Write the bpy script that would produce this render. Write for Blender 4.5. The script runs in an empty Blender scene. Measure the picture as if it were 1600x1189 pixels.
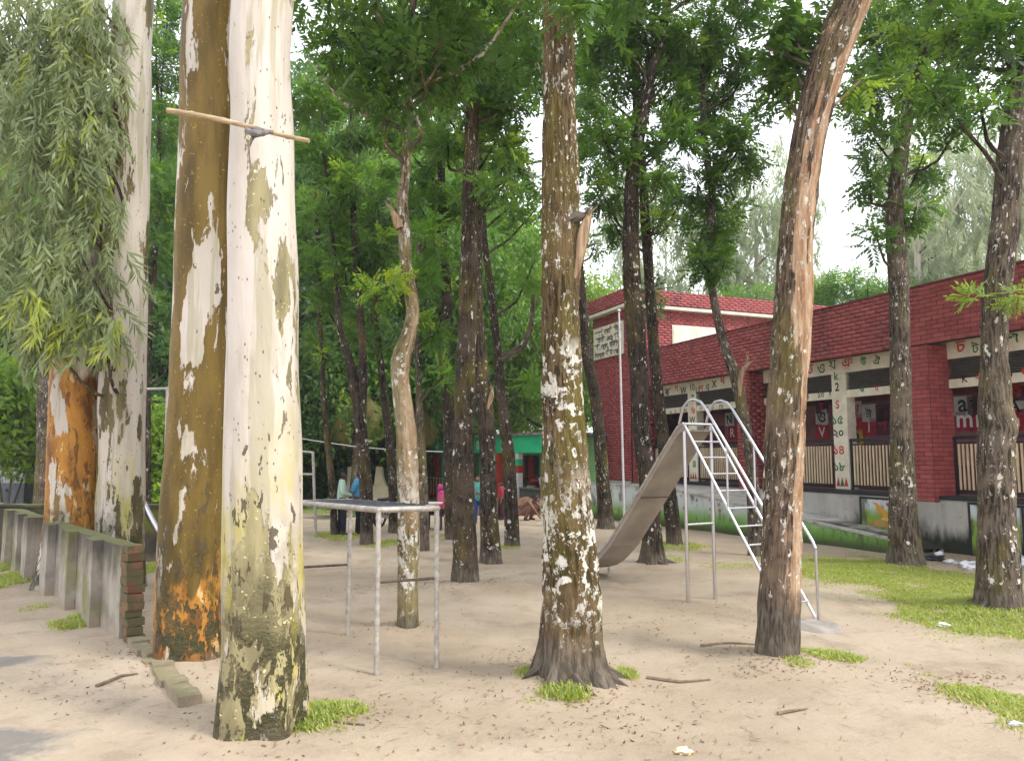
import bpy, math, random
import numpy as np
from mathutils import Vector, Matrix, noise as mnoise

SC = bpy.context.scene
COL = SC.collection
rad = math.radians

# ------------------------------------------------------------------ camera
F_PX, CAM_H = 1190.0, 2.05                 # focal length in photo pixels, eye height in metres
PITCH = math.atan(117 / F_PX)
cam_d = bpy.data.cameras.new('camera')
cam_d.sensor_width = 36.0
cam_d.lens = 36.0 * F_PX / 1600.0
cam_d.clip_start, cam_d.clip_end = 0.05, 2000
cam = bpy.data.objects.new('camera', cam_d)
COL.objects.link(cam)
cam.location = (0, 0, CAM_H)
cam.rotation_euler = (math.pi / 2 + PITCH, 0, 0)
SC.camera = cam

# ------------------------------------------------------------------ world, sun, exposure
TO_SUN = Vector((0.66, -0.36, 0.92)).normalized()
world = bpy.data.worlds.new('World')
SC.world = world
world.use_nodes = True
wn = world.node_tree
wn.nodes.clear()
sky = wn.nodes.new('ShaderNodeTexSky')
sky.sky_type = 'NISHITA'
sky.sun_disc = False
sky.sun_elevation = math.asin(TO_SUN.z)
sky.sun_rotation = math.atan2(TO_SUN.x, TO_SUN.y)
sky.dust_density = 3.0
mixw = wn.nodes.new('ShaderNodeMixRGB')    # an overcast sky: thin white cloud over the blue
mixw.inputs[0].default_value = 0.86
mixw.inputs[2].default_value = (9.6, 9.7, 10.6, 1)
bg = wn.nodes.new('ShaderNodeBackground')
bg.inputs[1].default_value = 0.105
wo = wn.nodes.new('ShaderNodeOutputWorld')
wn.links.new(sky.outputs[0], mixw.inputs[1])
wn.links.new(mixw.outputs[0], bg.inputs[0])
wn.links.new(bg.outputs[0], wo.inputs[0])

sun_d = bpy.data.lights.new('sun', 'SUN')
sun_d.energy = 1.5
sun_d.angle = rad(14)
sun_d.color = (1.0, 0.95, 0.86)
sun = bpy.data.objects.new('sun', sun_d)
COL.objects.link(sun)
sun.location = (20, -10, 40)
sun.rotation_euler = (-TO_SUN).to_track_quat('-Z', 'Y').to_euler()

SC.view_settings.view_transform = 'Standard'
SC.view_settings.look = 'None'
SC.view_settings.gamma = 1
SC.view_settings.use_curve_mapping = False
SC.view_settings.exposure = 1.3
SC.render.engine = 'CYCLES'
SC.cycles.max_bounces = 5
SC.cycles.diffuse_bounces = 3
SC.cycles.glossy_bounces = 2
SC.cycles.transmission_bounces = 5
SC.cycles.caustics_reflective = False
SC.cycles.caustics_refractive = False
SC.cycles.use_denoising = True
SC.cycles.use_adaptive_sampling = True
SC.cycles.adaptive_threshold = 0.02

# ------------------------------------------------------------------ measuring: photo pixel -> place
CP, SP = math.cos(PITCH), math.sin(PITCH)
def ray(px, py):
    a, b = (px - 800) / F_PX, (594.5 - py) / F_PX
    return Vector((a, CP - b * SP, SP + b * CP))
def G(px, py, z=0.0):
    r = ray(px, py); t = (z - CAM_H) / r.z
    return Vector((r.x * t, r.y * t, z))
def P(px, py, Y):
    r = ray(px, py); t = Y / r.y
    return Vector((r.x * t, Y, CAM_H + r.z * t))
def mpp(pt):                                # metres per photo pixel at a place
    return (pt.y * CP + (pt.z - CAM_H) * SP) / F_PX

# ------------------------------------------------------------------ objects
def tag(o, label=None, cat=None, group=None, kind=None):
    if label: o['label'] = label
    if cat: o['category'] = cat
    if group: o['group'] = group
    if kind: o['kind'] = kind
    return o
def thing(name, loc, label, cat, group=None, rz=0.0):
    o = bpy.data.objects.new(name, None)
    COL.objects.link(o)
    o.empty_display_size = 0.1
    o.location = loc
    o.rotation_euler = (0, 0, rz)
    return tag(o, label, cat, group)
def link(name, me, parent=None, loc=(0, 0, 0), rot=(0, 0, 0), scale=(1, 1, 1)):
    o = bpy.data.objects.new(name, me)
    COL.objects.link(o)
    o.parent = parent
    o.location = loc; o.rotation_euler = rot; o.scale = scale
    return o
def mesh(name, verts, faces, mat=None, smooth=False):
    me = bpy.data.meshes.new(name)
    me.from_pydata([tuple(v) for v in verts], [], faces)
    if mat: me.materials.append(mat)
    if smooth: me.polygons.foreach_set('use_smooth', [True] * len(me.polygons))
    me.update()
    return me
def np_mesh(name, V, Q, mat=None, smooth=False, k=4):
    """big mesh from numpy: V (n,3), Q (m,k)"""
    me = bpy.data.meshes.new(name)
    V = np.ascontiguousarray(V, dtype=np.float32); Q = np.ascontiguousarray(Q, dtype=np.int32)
    me.vertices.add(len(V)); me.vertices.foreach_set('co', V.ravel())
    me.loops.add(Q.size); me.loops.foreach_set('vertex_index', Q.ravel())
    me.polygons.add(len(Q))
    me.polygons.foreach_set('loop_start', np.arange(0, Q.size, k, dtype=np.int32))
    me.polygons.foreach_set('loop_total', np.full(len(Q), k, dtype=np.int32))
    if smooth: me.polygons.foreach_set('use_smooth', np.ones(len(Q), dtype=bool))
    if mat: me.materials.append(mat)
    me.update(calc_edges=True)
    return me

class MB:
    """collects shapes into ONE mesh"""
    def __init__(s): s.v = []; s.f = []
    def add(s, v, f):
        n = len(s.v); s.v += [Vector(p) for p in v]; s.f += [tuple(i + n for i in q) for q in f]; return s
    def box(s, x0, x1, y0, y1, z0, z1, ch=0.0):
        if x0 > x1: x0, x1 = x1, x0
        if y0 > y1: y0, y1 = y1, y0
        c = min(ch, (x1-x0)/2.2, (y1-y0)/2.2, (z1-z0)/2.2)
        if c <= 0:
            v = [(x, y, z) for z in (z0, z1) for y in (y0, y1) for x in (x0, x1)]
            return s.add(v, [(0,2,3,1), (4,5,7,6), (0,1,5,4), (2,6,7,3), (0,4,6,2), (1,3,7,5)])
        v = []; 
        for iz, z in enumerate((z0, z1)):
            for iy, y in enumerate((y0, y1)):
                for ix, x in enumerate((x0, x1)):
                    sx, sy, sz = (1-2*ix)*c, (1-2*iy)*c, (1-2*iz)*c
                    v += [(x, y+sy, z+sz), (x+sx, y, z+sz), (x+sx, y+sy, z)]
        idx = lambda ix, iy, iz, a: (iz*4 + iy*2 + ix) * 3 + a
        f = []
        for i in (0, 1):
            q = [idx(i,0,0,0), idx(i,1,0,0), idx(i,1,1,0), idx(i,0,1,0)]; f.append(q if i else q[::-1])
            q = [idx(0,i,0,1), idx(1,i,0,1), idx(1,i,1,1), idx(0,i,1,1)]; f.append(q[::-1] if i else q)
            q = [idx(0,0,i,2), idx(1,0,i,2), idx(1,1,i,2), idx(0,1,i,2)]; f.append(q if i else q[::-1])
        for a in (0, 1):
            for b in (0, 1):
                f.append([idx(0,a,b,1), idx(1,a,b,1), idx(1,a,b,2), idx(0,a,b,2)])
                f.append([idx(a,0,b,0), idx(a,1,b,0), idx(a,1,b,2), idx(a,0,b,2)])
                f.append([idx(a,b,0,0), idx(a,b,1,0), idx(a,b,1,1), idx(a,b,0,1)])
        for iz in (0,1):
            for iy in (0,1):
                for ix in (0,1): f.append([idx(ix,iy,iz,k) for k in (0,1,2)])
        return s.add(v, f)
    def tube(s, pts, r, n=8, caps=True):
        pts = [Vector(p) for p in pts]
        rs = r if isinstance(r, (list, tuple)) else [r] * len(pts)
        vs = []; up = None
        for i, p in enumerate(pts):
            t = (pts[min(i+1, len(pts)-1)] - pts[max(i-1, 0)]).normalized()
            if up is None:
                up = Vector((0,0,1)) if abs(t.z) < 0.9 else Vector((1,0,0))
            a = t.cross(up).normalized(); b = a.cross(t).normalized(); up = b
            for k in range(n):
                th = 2*math.pi*k/n
                vs.append(p + (a*math.cos(th) + b*math.sin(th)) * rs[i])
        fs = []
        for i in range(len(pts)-1):
            for k in range(n):
                fs.append((i*n+k, i*n+(k+1) % n, (i+1)*n+(k+1) % n, (i+1)*n+k))
        if caps:
            fs.append(tuple(range(n))[::-1]); fs.append(tuple((len(pts)-1)*n+k for k in range(n)))
        return s.add(vs, fs)
    def prism(s, poly, y0, y1, axis='y'):
        """poly of (x,z) extruded along y (or of (x,y) along z)"""
        n = len(poly)
        if axis == 'y': v = [(a, y0, b) for a, b in poly] + [(a, y1, b) for a, b in poly]
        else: v = [(a, b, y0) for a, b in poly] + [(a, b, y1) for a, b in poly]
        f = [tuple(range(n)), tuple(range(2*n-1, n-1, -1))]
        f += [(i, i+n, (i+1) % n + n, (i+1) % n) for i in range(n)]
        return s.add(v, f)
    def lathe(s, prof, n=16, c=(0,0)):
        vs = []; fs = []
        for r, z in prof:
            for k in range(n):
                th = 2*math.pi*k/n; vs.append((c[0]+r*math.cos(th), c[1]+r*math.sin(th), z))
        for i in range(len(prof)-1):
            for k in range(n): fs.append((i*n+k, i*n+(k+1) % n, (i+1)*n+(k+1) % n, (i+1)*n+k))
        return s.add(vs, fs)
    def me(s, name, mat, smooth=False):
        m = mesh(name, s.v, s.f, mat)
        import bmesh
        b = bmesh.new(); b.from_mesh(m); bmesh.ops.recalc_face_normals(b, faces=b.faces); b.to_mesh(m); b.free()
        if smooth:
            m.polygons.foreach_set('use_smooth', [True]*len(m.polygons))
            try: m.set_sharp_from_angle(angle=rad(40))
            except Exception: pass
        return m
    def build(s, name, mat, parent=None, smooth=False, **k):
        return link(name, s.me(name, mat, smooth), parent, **k)

# ------------------------------------------------------------------ material helper
class Mat:
    def __init__(s, name, rough=0.8, spec=0.3, metal=0.0):
        s.m = bpy.data.materials.new(name); s.m.use_nodes = True
        s.t = s.m.node_tree; s.b = s.t.nodes['Principled BSDF']
        s.b.inputs['Roughness'].default_value = rough
        s.b.inputs['Specular IOR Level'].default_value = spec
        s.b.inputs['Metallic'].default_value = metal
    def n(s, typ, **kw):
        nd = s.t.nodes.new(typ)
        for k, v in kw.items(): setattr(nd, k, v)
        return nd
    def put(s, sock, v):
        if isinstance(v, bpy.types.NodeSocket): s.t.links.new(v, sock)
        elif isinstance(v, (tuple, list)) and len(v) == 3 and sock.type == 'RGBA': sock.default_value = (*v, 1)
        else: sock.default_value = v
    def obj(s): return s.n('ShaderNodeTexCoord').outputs['Object']
    def attr(s, name, out='Vector'): return s.n('ShaderNodeAttribute', attribute_name=name).outputs[out]
    def rnd(s): return s.n('ShaderNodeObjectInfo').outputs['Random']
    def island(s): return s.n('ShaderNodeNewGeometry').outputs['Random Per Island']
    def vm(s, op, a, b):
        nd = s.n('ShaderNodeVectorMath', operation=op); s.put(nd.inputs[0], a); s.put(nd.inputs[1], b); return nd.outputs[0]
    def shifted(s, vec, k=37.0):
        c = s.n('ShaderNodeCombineXYZ'); r = s.rnd()
        for i, f in enumerate((k, k*1.7, k*0.6)): s.put(c.inputs[i], s.ma('MULTIPLY', r, f))
        return s.vm('ADD', vec, c.outputs[0])
    def ma(s, op, a, b=0.0, clamp=False):
        nd = s.n('ShaderNodeMath', operation=op, use_clamp=clamp); s.put(nd.inputs[0], a); s.put(nd.inputs[1], b); return nd.outputs[0]
    def sep(s, v):
        nd = s.n('ShaderNodeSeparateXYZ'); s.put(nd.inputs[0], v); return nd.outputs
    def noise(s, vec, scale, detail=3.0, rough=0.55, dist=0.0, col=False):
        nd = s.n('ShaderNodeTexNoise'); s.put(nd.inputs['Vector'], vec)
        nd.inputs['Scale'].default_value = scale; nd.inputs['Detail'].default_value = detail
        nd.inputs['Roughness'].default_value = rough; nd.inputs['Distortion'].default_value = dist
        return nd.outputs['Color' if col else 'Fac']
    def voro(s, vec, scale, out='Distance', feature='F1', rnd=1.0):
        nd = s.n('ShaderNodeTexVoronoi', feature=feature); s.put(nd.inputs['Vector'], vec)
        nd.inputs['Scale'].default_value = scale; nd.inputs['Randomness'].default_value = rnd
        return nd.outputs[out]
    def step(s, v, lo, hi):
        nd = s.n('ShaderNodeMapRange', clamp=True); nd.interpolation_type = 'SMOOTHSTEP'
        s.put(nd.inputs[0], v); nd.inputs[1].default_value = lo; nd.inputs[2].default_value = hi
        return nd.outputs[0]
    def mix(s, f, a, b, mode='MIX'):
        nd = s.n('ShaderNodeMixRGB', blend_type=mode); s.put(nd.inputs[0], f); s.put(nd.inputs[1], a); s.put(nd.inputs[2], b)
        return nd.outputs[0]
    def color(s, c): s.put(s.b.inputs['Base Color'], c); return s
    def bump(s, h, strength=0.3, dist=0.02, prev=None):
        nd = s.n('ShaderNodeBump'); s.put(nd.inputs['Height'], h)
        nd.inputs['Strength'].default_value = strength; nd.inputs['Distance'].default_value = dist
        if prev is not None: s.t.links.new(prev, nd.inputs['Normal'])
        s.t.links.new(nd.outputs[0], s.b.inputs['Normal']); return nd.outputs[0]

def paint(name, c, var=0.25, rough=0.7, spec=0.3, metal=0.0, scale=6.0, dirt=0.0, dirtc=(0.05,0.045,0.035), bump=0.1, zs=1.0):
    m = Mat(name, rough, spec, metal)
    v = m.vm('MULTIPLY', m.shifted(m.obj()), (1, 1, zs))
    a = m.noise(v, scale, 4)
    col = m.mix(m.step(a, 0.3, 0.75), tuple(x*(1-var) for x in c), tuple(min(1, x*(1+var*0.6)) for x in c))
    if dirt > 0:
        d = m.noise(v, scale*0.6, 5, 0.7)
        col = m.mix(m.ma('MULTIPLY', m.step(d, 0.62-dirt*0.35, 0.85-dirt*0.2), min(1, dirt*1.5)), col, dirtc)
    m.color(col)
    if bump: m.bump(m.noise(v, scale*8, 3), bump, 0.01)
    return m.m
# ------------------------------------------------------------------ bark, leaf and ground materials
def bark_mat(name, c_dark, c_mid, c_light, lichen=0.5, algae=0.3, bare=0.0, band=0.0, dirt_h=0.5):
    m = Mat(name, 0.92, 0.12)
    v = m.shifted(m.attr('bark'))
    z = m.sep(m.attr('bark'))[2]
    fur = m.noise(m.vm('MULTIPLY', v, (38, 38, 4.6)), 1.0, 4, 0.62, 0.5)       # furrows along the stem
    vor = m.voro(m.vm('MULTIPLY', v, (30, 30, 7)), 1.0)
    big = m.noise(v, 2.2, 3)
    col = m.mix(m.step(fur, 0.42, 0.56), c_dark, c_mid)
    col = m.mix(m.ma('MULTIPLY', m.step(big, 0.45, 0.7), 0.7), col, c_light)
    if algae:
        g = m.noise(m.vm('MULTIPLY', v, (2.5, 2.5, 0.9)), 1.0, 4)
        col = m.mix(m.ma('MULTIPLY', m.step(g, 0.62-algae*0.3, 0.85-algae*0.2), 0.62), col, (0.16, 0.135, 0.026))
    up = m.step(m.ma('ADD', z, m.ma('MULTIPLY', m.noise(v, 5, 2), 0.5)), dirt_h, dirt_h+0.35)
    if bare:
        x = m.sep(m.attr('bark'))[0]
        b = m.noise(m.vm('MULTIPLY', v, (4, 4, 0.55)), 1.0, 5, 0.6)
        bm = m.ma('MULTIPLY', m.step(m.ma('ADD', b, m.ma('ADD', m.ma('MULTIPLY', x, -0.65), m.ma('MULTIPLY', m.sep(m.attr('bark'))[1], 0.45))), 0.57, 0.60), bare)
        bm = m.ma('MULTIPLY', bm, up)
        bc = m.mix(m.step(m.noise(m.vm('MULTIPLY', v, (14, 14, 2)), 1.0, 4), 0.35, 0.7), (0.30, 0.17, 0.09), (0.52, 0.38, 0.25))
        col = m.mix(bm, col, bc)
    # lichen: crisp pale specks and larger crusts
    vw = m.vm('ADD', v, m.vm('MULTIPLY', m.noise(m.vm('MULTIPLY', v, (30, 30, 16)), 1.0, 3, 0.65, 0, True), (0.085, 0.085, 0.14)))
    s1 = m.voro(m.vm('MULTIPLY', vw, (15, 15, 8)), 1.0)
    sc = m.sep(m.voro(m.vm('MULTIPLY', vw, (15, 15, 8)), 1.0, 'Color'))
    s1n = m.noise(v, 3.0, 3)
    srad = m.ma('MULTIPLY', m.ma('POWER', sc[0], 2.5), 0.42)
    sp = m.ma('MULTIPLY', m.step(m.ma('SUBTRACT', srad, s1), 0.0, 0.05), m.step(s1n, 0.62-lichen*0.35, 0.72-lichen*0.3))
    rags = m.noise(m.vm('MULTIPLY', v, (22, 22, 9)), 1.0, 3, 0.6)
    cr = m.step(m.noise(m.vm('MULTIPLY', v, (6, 6, 3.4)), 1.0, 3), 0.735-lichen*0.12, 0.755-lichen*0.12)
    cr = m.ma('MULTIPLY', cr, m.step(rags, 0.40, 0.48))
    dash = m.noise(m.vm('MULTIPLY', vw, (34, 34, 8.5)), 1.0, 3, 0.6)
    dzone = m.noise(m.vm('MULTIPLY', v, (2.2, 2.2, 1.3)), 1.0, 3)
    rg = m.step(m.ma('ADD', dash, m.ma('MULTIPLY', dzone, 0.22)), 0.80-lichen*0.10, 0.825-lichen*0.10)
    lz = m.ma('MULTIPLY', m.step(z, 0.5, 0.9), m.ma('SUBTRACT', 1.0, m.step(z, 1.3, 2.3)))
    rg2 = m.ma('MULTIPLY', lz, m.step(m.ma('ADD', m.noise(m.vm('MULTIPLY', vw, (20, 20, 7)), 1.0, 4, 0.6), m.ma('MULTIPLY', dzone, 0.25)), 0.72-lichen*0.09, 0.74-lichen*0.09))
    if lichen >= 0.7: rg = m.ma('MAXIMUM', rg, rg2)
    lm = m.ma('MAXIMUM', m.ma('MAXIMUM', sp, cr), rg)
    lm = m.ma('MULTIPLY', lm, up)
    if band:
        bd = m.ma('MULTIPLY', m.step(z, 2.25, 2.45), m.ma('SUBTRACT', 1.0, m.step(z, 3.05, 3.3)))
        bp = m.ma('MULTIPLY', bd, m.step(m.noise(m.vm('MULTIPLY', v, (5, 5, 5)), 1.0, 4, 0.65), 0.53, 0.57))
        bp = m.ma('MULTIPLY', bp, m.step(rags, 0.36, 0.44))
        lm = m.ma('MAXIMUM', lm, bp)
    lc = m.mix(m.noise(v, 6, 2), (0.50, 0.47, 0.38), (0.74, 0.72, 0.64))
    col = m.mix(lm, col, lc)
    # dusty splashed foot
    foot = m.mix(m.step(fur, 0.35, 0.65), (0.075, 0.06, 0.045), (0.17, 0.145, 0.11))
    col = m.mix(up, foot, col)
    m.color(col)
    h = m.ma('ADD', fur, m.ma('MULTIPLY', vor, 0.5))
    m.bump(m.ma('ADD', h, m.ma('MULTIPLY', lm, 0.15)), 1.0, 0.045)
    return m.m

BARK_OLIVE = bark_mat('bark_olive', (0.030, 0.022, 0.012), (0.125, 0.085, 0.045), (0.19, 0.13, 0.07), 0.75, 0.8, 0.0, 1.0, 0.55)
BARK_BROWN = bark_mat('bark_brown', (0.040, 0.030, 0.022), (0.16, 0.112, 0.075), (0.24, 0.175, 0.12), 0.66, 0.45, 1.0, 0.0, 0.75)
BARK_GREY = bark_mat('bark_grey', (0.032, 0.026, 0.020), (0.135, 0.108, 0.080), (0.21, 0.165, 0.12), 0.55, 0.5, 0.0, 0.0, 0.45)
BARK_DARK = bark_mat('bark_dark', (0.016, 0.013, 0.010), (0.065, 0.050, 0.036), (0.105, 0.078, 0.055), 0.45, 0.4, 0.0, 0.0, 0.4)
BARK_PALE = bark_mat('bark_pale', (0.06, 0.045, 0.025), (0.26, 0.20, 0.12), (0.38, 0.32, 0.20), 0.8, 0.7, 0.5, 0.0, 0.35)

def euc_mat(name, olive=0.3, orange=0.0, white_top=9.0, moss=0.5, olive_c=(0.20, 0.135, 0.035), flecks=0.5, orange_h=4.0):
    m = Mat(name, 0.62, 0.25)
    v = m.shifted(m.attr('bark'))
    z = m.sep(m.attr('bark'))[2]
    base = m.mix(m.step(m.noise(m.vm('MULTIPLY', v, (3, 3, 0.6)), 1.0, 3), 0.35, 0.7), (0.54, 0.485, 0.42), (0.43, 0.385, 0.32))
    base = m.mix(m.ma('MULTIPLY', m.step(m.noise(m.vm('MULTIPLY', v, (9, 9, 1.2)), 1.0, 4), 0.5, 0.72), 0.6), base, (0.34, 0.30, 0.21))
    low = m.ma('SUBTRACT', 1.0, m.step(m.ma('ADD', z, m.ma('MULTIPLY', m.noise(v, 2.0, 3), 1.4)), 1.6, 3.6))
    # yellow-green algae streaks on the lower stem
    al = m.ma('MULTIPLY', m.step(m.noise(m.vm('MULTIPLY', v, (7, 7, 1.1)), 1.0, 4), 0.40, 0.66), m.ma('MULTIPLY', low, moss*1.5), True)
    base = m.mix(al, base, (0.42, 0.36, 0.085))
    base = m.mix(m.ma('MULTIPLY', m.step(m.noise(m.vm('MULTIPLY', v, (11, 11, 2.5)), 1.0, 3), 0.56, 0.70), m.ma('MULTIPLY', low, moss)), base, (0.25, 0.30, 0.035))
    ss = m.noise(m.vm('MULTIPLY', v, (8, 8, 0.45)), 1.0, 4, 0.6)
    base = m.mix(m.ma('MULTIPLY', m.step(ss, 0.52, 0.60), 0.65), base, (0.31, 0.285, 0.18))
    # unshed plates of olive-brown bark with ragged, vertical edges
    warp = m.vm('ADD', v, m.vm('MULTIPLY', m.noise(m.vm('MULTIPLY', v, (9, 9, 2.2)), 1.0, 4, 0.6, 0, True), (0.16, 0.16, 0.35)))
    pl = m.noise(m.vm('MULTIPLY', warp, (3.6, 3.6, 0.62)), 1.0, 7, 0.58, 0.2)
    thr = 0.72 - olive*0.36
    pm = m.step(pl, thr, thr+0.012)
    oc = m.mix(m.step(m.noise(m.vm('MULTIPLY', v, (6, 6, 1.0)), 1.0, 4), 0.35, 0.7), olive_c, tuple(c*0.42 for c in olive_c))
    oc = m.mix(m.step(m.noise(v, 30, 2), 0.66, 0.72), oc, tuple(min(1, c*2.0) for c in olive_c))
    base = m.mix(pm, base, oc)
    if orange:
        ol = m.ma('SUBTRACT', 1.0, m.step(m.ma('ADD', z, m.ma('MULTIPLY', m.noise(m.vm('MULTIPLY', warp, (2.6, 2.6, 0.6)), 1.0, 4), 3.4)), orange_h, orange_h+0.35))
        on = m.step(m.noise(m.vm('MULTIPLY', warp, (4, 4, 0.9)), 1.0, 4), 0.70-orange*0.42, 0.72-orange*0.42)
        occ = m.mix(m.step(m.noise(m.vm('MULTIPLY', v, (5, 5, 1.1)), 1.0, 5, 0.6), 0.36, 0.66), (0.44, 0.205, 0.035), (0.20, 0.080, 0.012))
        occ = m.mix(m.ma('MULTIPLY', m.step(m.noise(m.vm('MULTIPLY', warp, (12, 12, 3)), 1.0, 4, 0.6), 0.54, 0.60), 0.8), occ, (0.10, 0.045, 0.014))
        occ = m.mix(m.ma('MULTIPLY', m.step(m.noise(m.vm('MULTIPLY', warp, (10, 10, 2)), 1.0, 4, 0.6), 0.62, 0.65), 0.8), occ, (0.60, 0.44, 0.20))
        base = m.mix(m.ma('MULTIPLY', ol, on), base, occ)
    # second, smaller, darker plates
    p2 = m.noise(m.vm('MULTIPLY', warp, (7.5, 7.5, 1.5)), 1.0, 7, 0.62)
    p2m = m.step(p2, 0.685-flecks*0.05, 0.70-flecks*0.05)
    base = m.mix(m.ma('MULTIPLY', p2m, 0.85), base, (0.115, 0.095, 0.045))
    fl = m.voro(m.vm('MULTIPLY', v, (30, 30, 13)), 1.0)
    fm = m.ma('MULTIPLY', m.ma('SUBTRACT', 1.0, m.step(fl, 0.13, 0.2)), m.step(m.noise(v, 4, 2), 0.56-flecks*0.12, 0.62-flecks*0.1))
    base = m.mix(m.ma('MULTIPLY', fm, 0.8), base, (0.085, 0.06, 0.03))
    fk = m.noise(m.vm('MULTIPLY', warp, (16, 16, 4.5)), 1.0, 3, 0.6)
    base = m.mix(m.ma('MULTIPLY', m.step(m.ma('ADD', fk, m.ma('MULTIPLY', low, 0.10)), 0.685, 0.70), 0.9), base, (0.07, 0.055, 0.028))
    # black-brown crust near the foot
    low2 = m.ma('SUBTRACT', 1.0, m.step(m.ma('ADD', z, m.ma('MULTIPLY', m.noise(v, 3.5, 3), 1.5)), 1.1, 2.5))
    ck = m.step(m.noise(m.vm('MULTIPLY', warp, (9, 9, 3.0)), 1.0, 6, 0.68), 0.498, 0.525)
    ckm = m.ma('MULTIPLY', ck, low2)
    base = m.mix(ckm, base, m.mix(m.noise(v, 20, 3), (0.022, 0.018, 0.010), (0.085, 0.08, 0.03)))
    foot = m.ma('SUBTRACT', 1.0, m.step(m.ma('ADD', z, m.ma('MULTIPLY', m.noise(v, 6, 3), 0.5)), 0.28, 0.55))
    base = m.mix(m.ma('MULTIPLY', foot, 0.8), base, (0.115, 0.09, 0.06))
    m.color(base)
    h = m.ma('ADD', m.ma('MULTIPLY', pm, 0.3), m.ma('MULTIPLY', m.noise(m.vm('MULTIPLY', v, (12, 12, 3)), 1.0, 4), 0.6))
    h = m.ma('ADD', h, m.ma('MULTIPLY', ckm, m.noise(v, 40, 3)))
    m.bump(m.ma('ADD', h, m.ma('MULTIPLY', p2m, 0.5)), 0.8, 0.03)
    return m.m
EUC_WHITE = euc_mat('eucalyptus_white', 0.42, 0.0, moss=0.85, olive_c=(0.355, 0.310, 0.160), flecks=0.55)
EUC_BROWN = euc_mat('eucalyptus_brown', 0.79, 0.66, moss=0.2, olive_c=(0.165, 0.108, 0.022), flecks=0.2, orange_h=2.4)
EUC_ORANGE = euc_mat('eucalyptus_orange', 0.30, 0.56, moss=0.3, olive_c=(0.22, 0.14, 0.05), flecks=0.6, orange_h=5.2)
EUC_CREAM = euc_mat('eucalyptus_cream', 0.42, 0.0, moss=0.6, olive_c=(0.155, 0.125, 0.05), flecks=0.75)
EUC_FAR = euc_mat('eucalyptus_far', 0.25, 0.35, moss=0.2, flecks=0.3)

def leaf_mat(name, dark, mid, young, trans=0.35, rough=0.42):
    m = Mat(name, rough, 0.5)
    t = m.attr('tint', 'Fac'); i = m.island()
    col = m.mix(m.ma('ADD', m.ma('MULTIPLY', t, 0.75), m.ma('MULTIPLY', i, 0.35), True), dark, mid)
    col = m.mix(m.step(m.ma('ADD', t, m.ma('MULTIPLY', i, 0.25)), 0.93, 1.12), col, young)
    m.color(col)
    tr = m.n('ShaderNodeBsdfTranslucent')
    hs = m.n('ShaderNodeHueSaturation'); m.put(hs.inputs['Color'], col); hs.inputs['Value'].default_value = 1.7; hs.inputs['Saturation'].default_value = 1.1; hs.inputs['Hue'].default_value = 0.485
    m.t.links.new(hs.outputs[0], tr.inputs[0])
    mx = m.n('ShaderNodeMixShader'); mx.inputs[0].default_value = trans
    m.t.links.new(m.b.outputs[0], mx.inputs[1]); m.t.links.new(tr.outputs[0], mx.inputs[2])
    m.t.links.new(mx.outputs[0], m.t.nodes['Material Output'].inputs['Surface'])
    return m.m
LEAF = leaf_mat('leaf_mahogany', (0.026, 0.075, 0.018), (0.135, 0.255, 0.045), (0.20, 0.31, 0.05), 0.5, 0.34)
LEAF_BRIGHT = leaf_mat('leaf_bright', (0.06, 0.15, 0.025), (0.14, 0.28, 0.04), (0.28, 0.38, 0.05), 0.48)  # lit copy of the leaf colours: open daylight put into the green
LEAF_LIME = leaf_mat('leaf_lime', (0.12, 0.21, 0.03), (0.22, 0.36, 0.05), (0.34, 0.44, 0.06), 0.5)  # brighter still, making up in colour for shade on far crowns and bushes
LEAF_EUC = leaf_mat('leaf_eucalyptus', (0.16, 0.21, 0.10), (0.33, 0.39, 0.185), (0.40, 0.47, 0.08), 0.42, 0.4)
LEAF_PALE = leaf_mat('leaf_pale_eucalyptus', (0.24, 0.29, 0.18), (0.42, 0.47, 0.30), (0.45, 0.5, 0.3), 0.5, 0.5)  # paleness of veiling glare put into the leaf colour
LEAF_FAR = leaf_mat('leaf_far', (0.028, 0.078, 0.022), (0.092, 0.19, 0.040), (0.18, 0.28, 0.05), 0.45, 0.5)
LEAF_DRY = leaf_mat('leaf_dry_palm', (0.20, 0.16, 0.05), (0.36, 0.30, 0.10), (0.42, 0.36, 0.12), 0.3, 0.6)
LEAF_PALM = leaf_mat('leaf_palm', (0.03, 0.09, 0.015), (0.09, 0.20, 0.03), (0.18, 0.30, 0.04), 0.3, 0.45)
GRASS = leaf_mat('grass_blade', (0.20, 0.275, 0.05), (0.37, 0.45, 0.09), (0.50, 0.46, 0.20), 0.4, 0.5)

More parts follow.
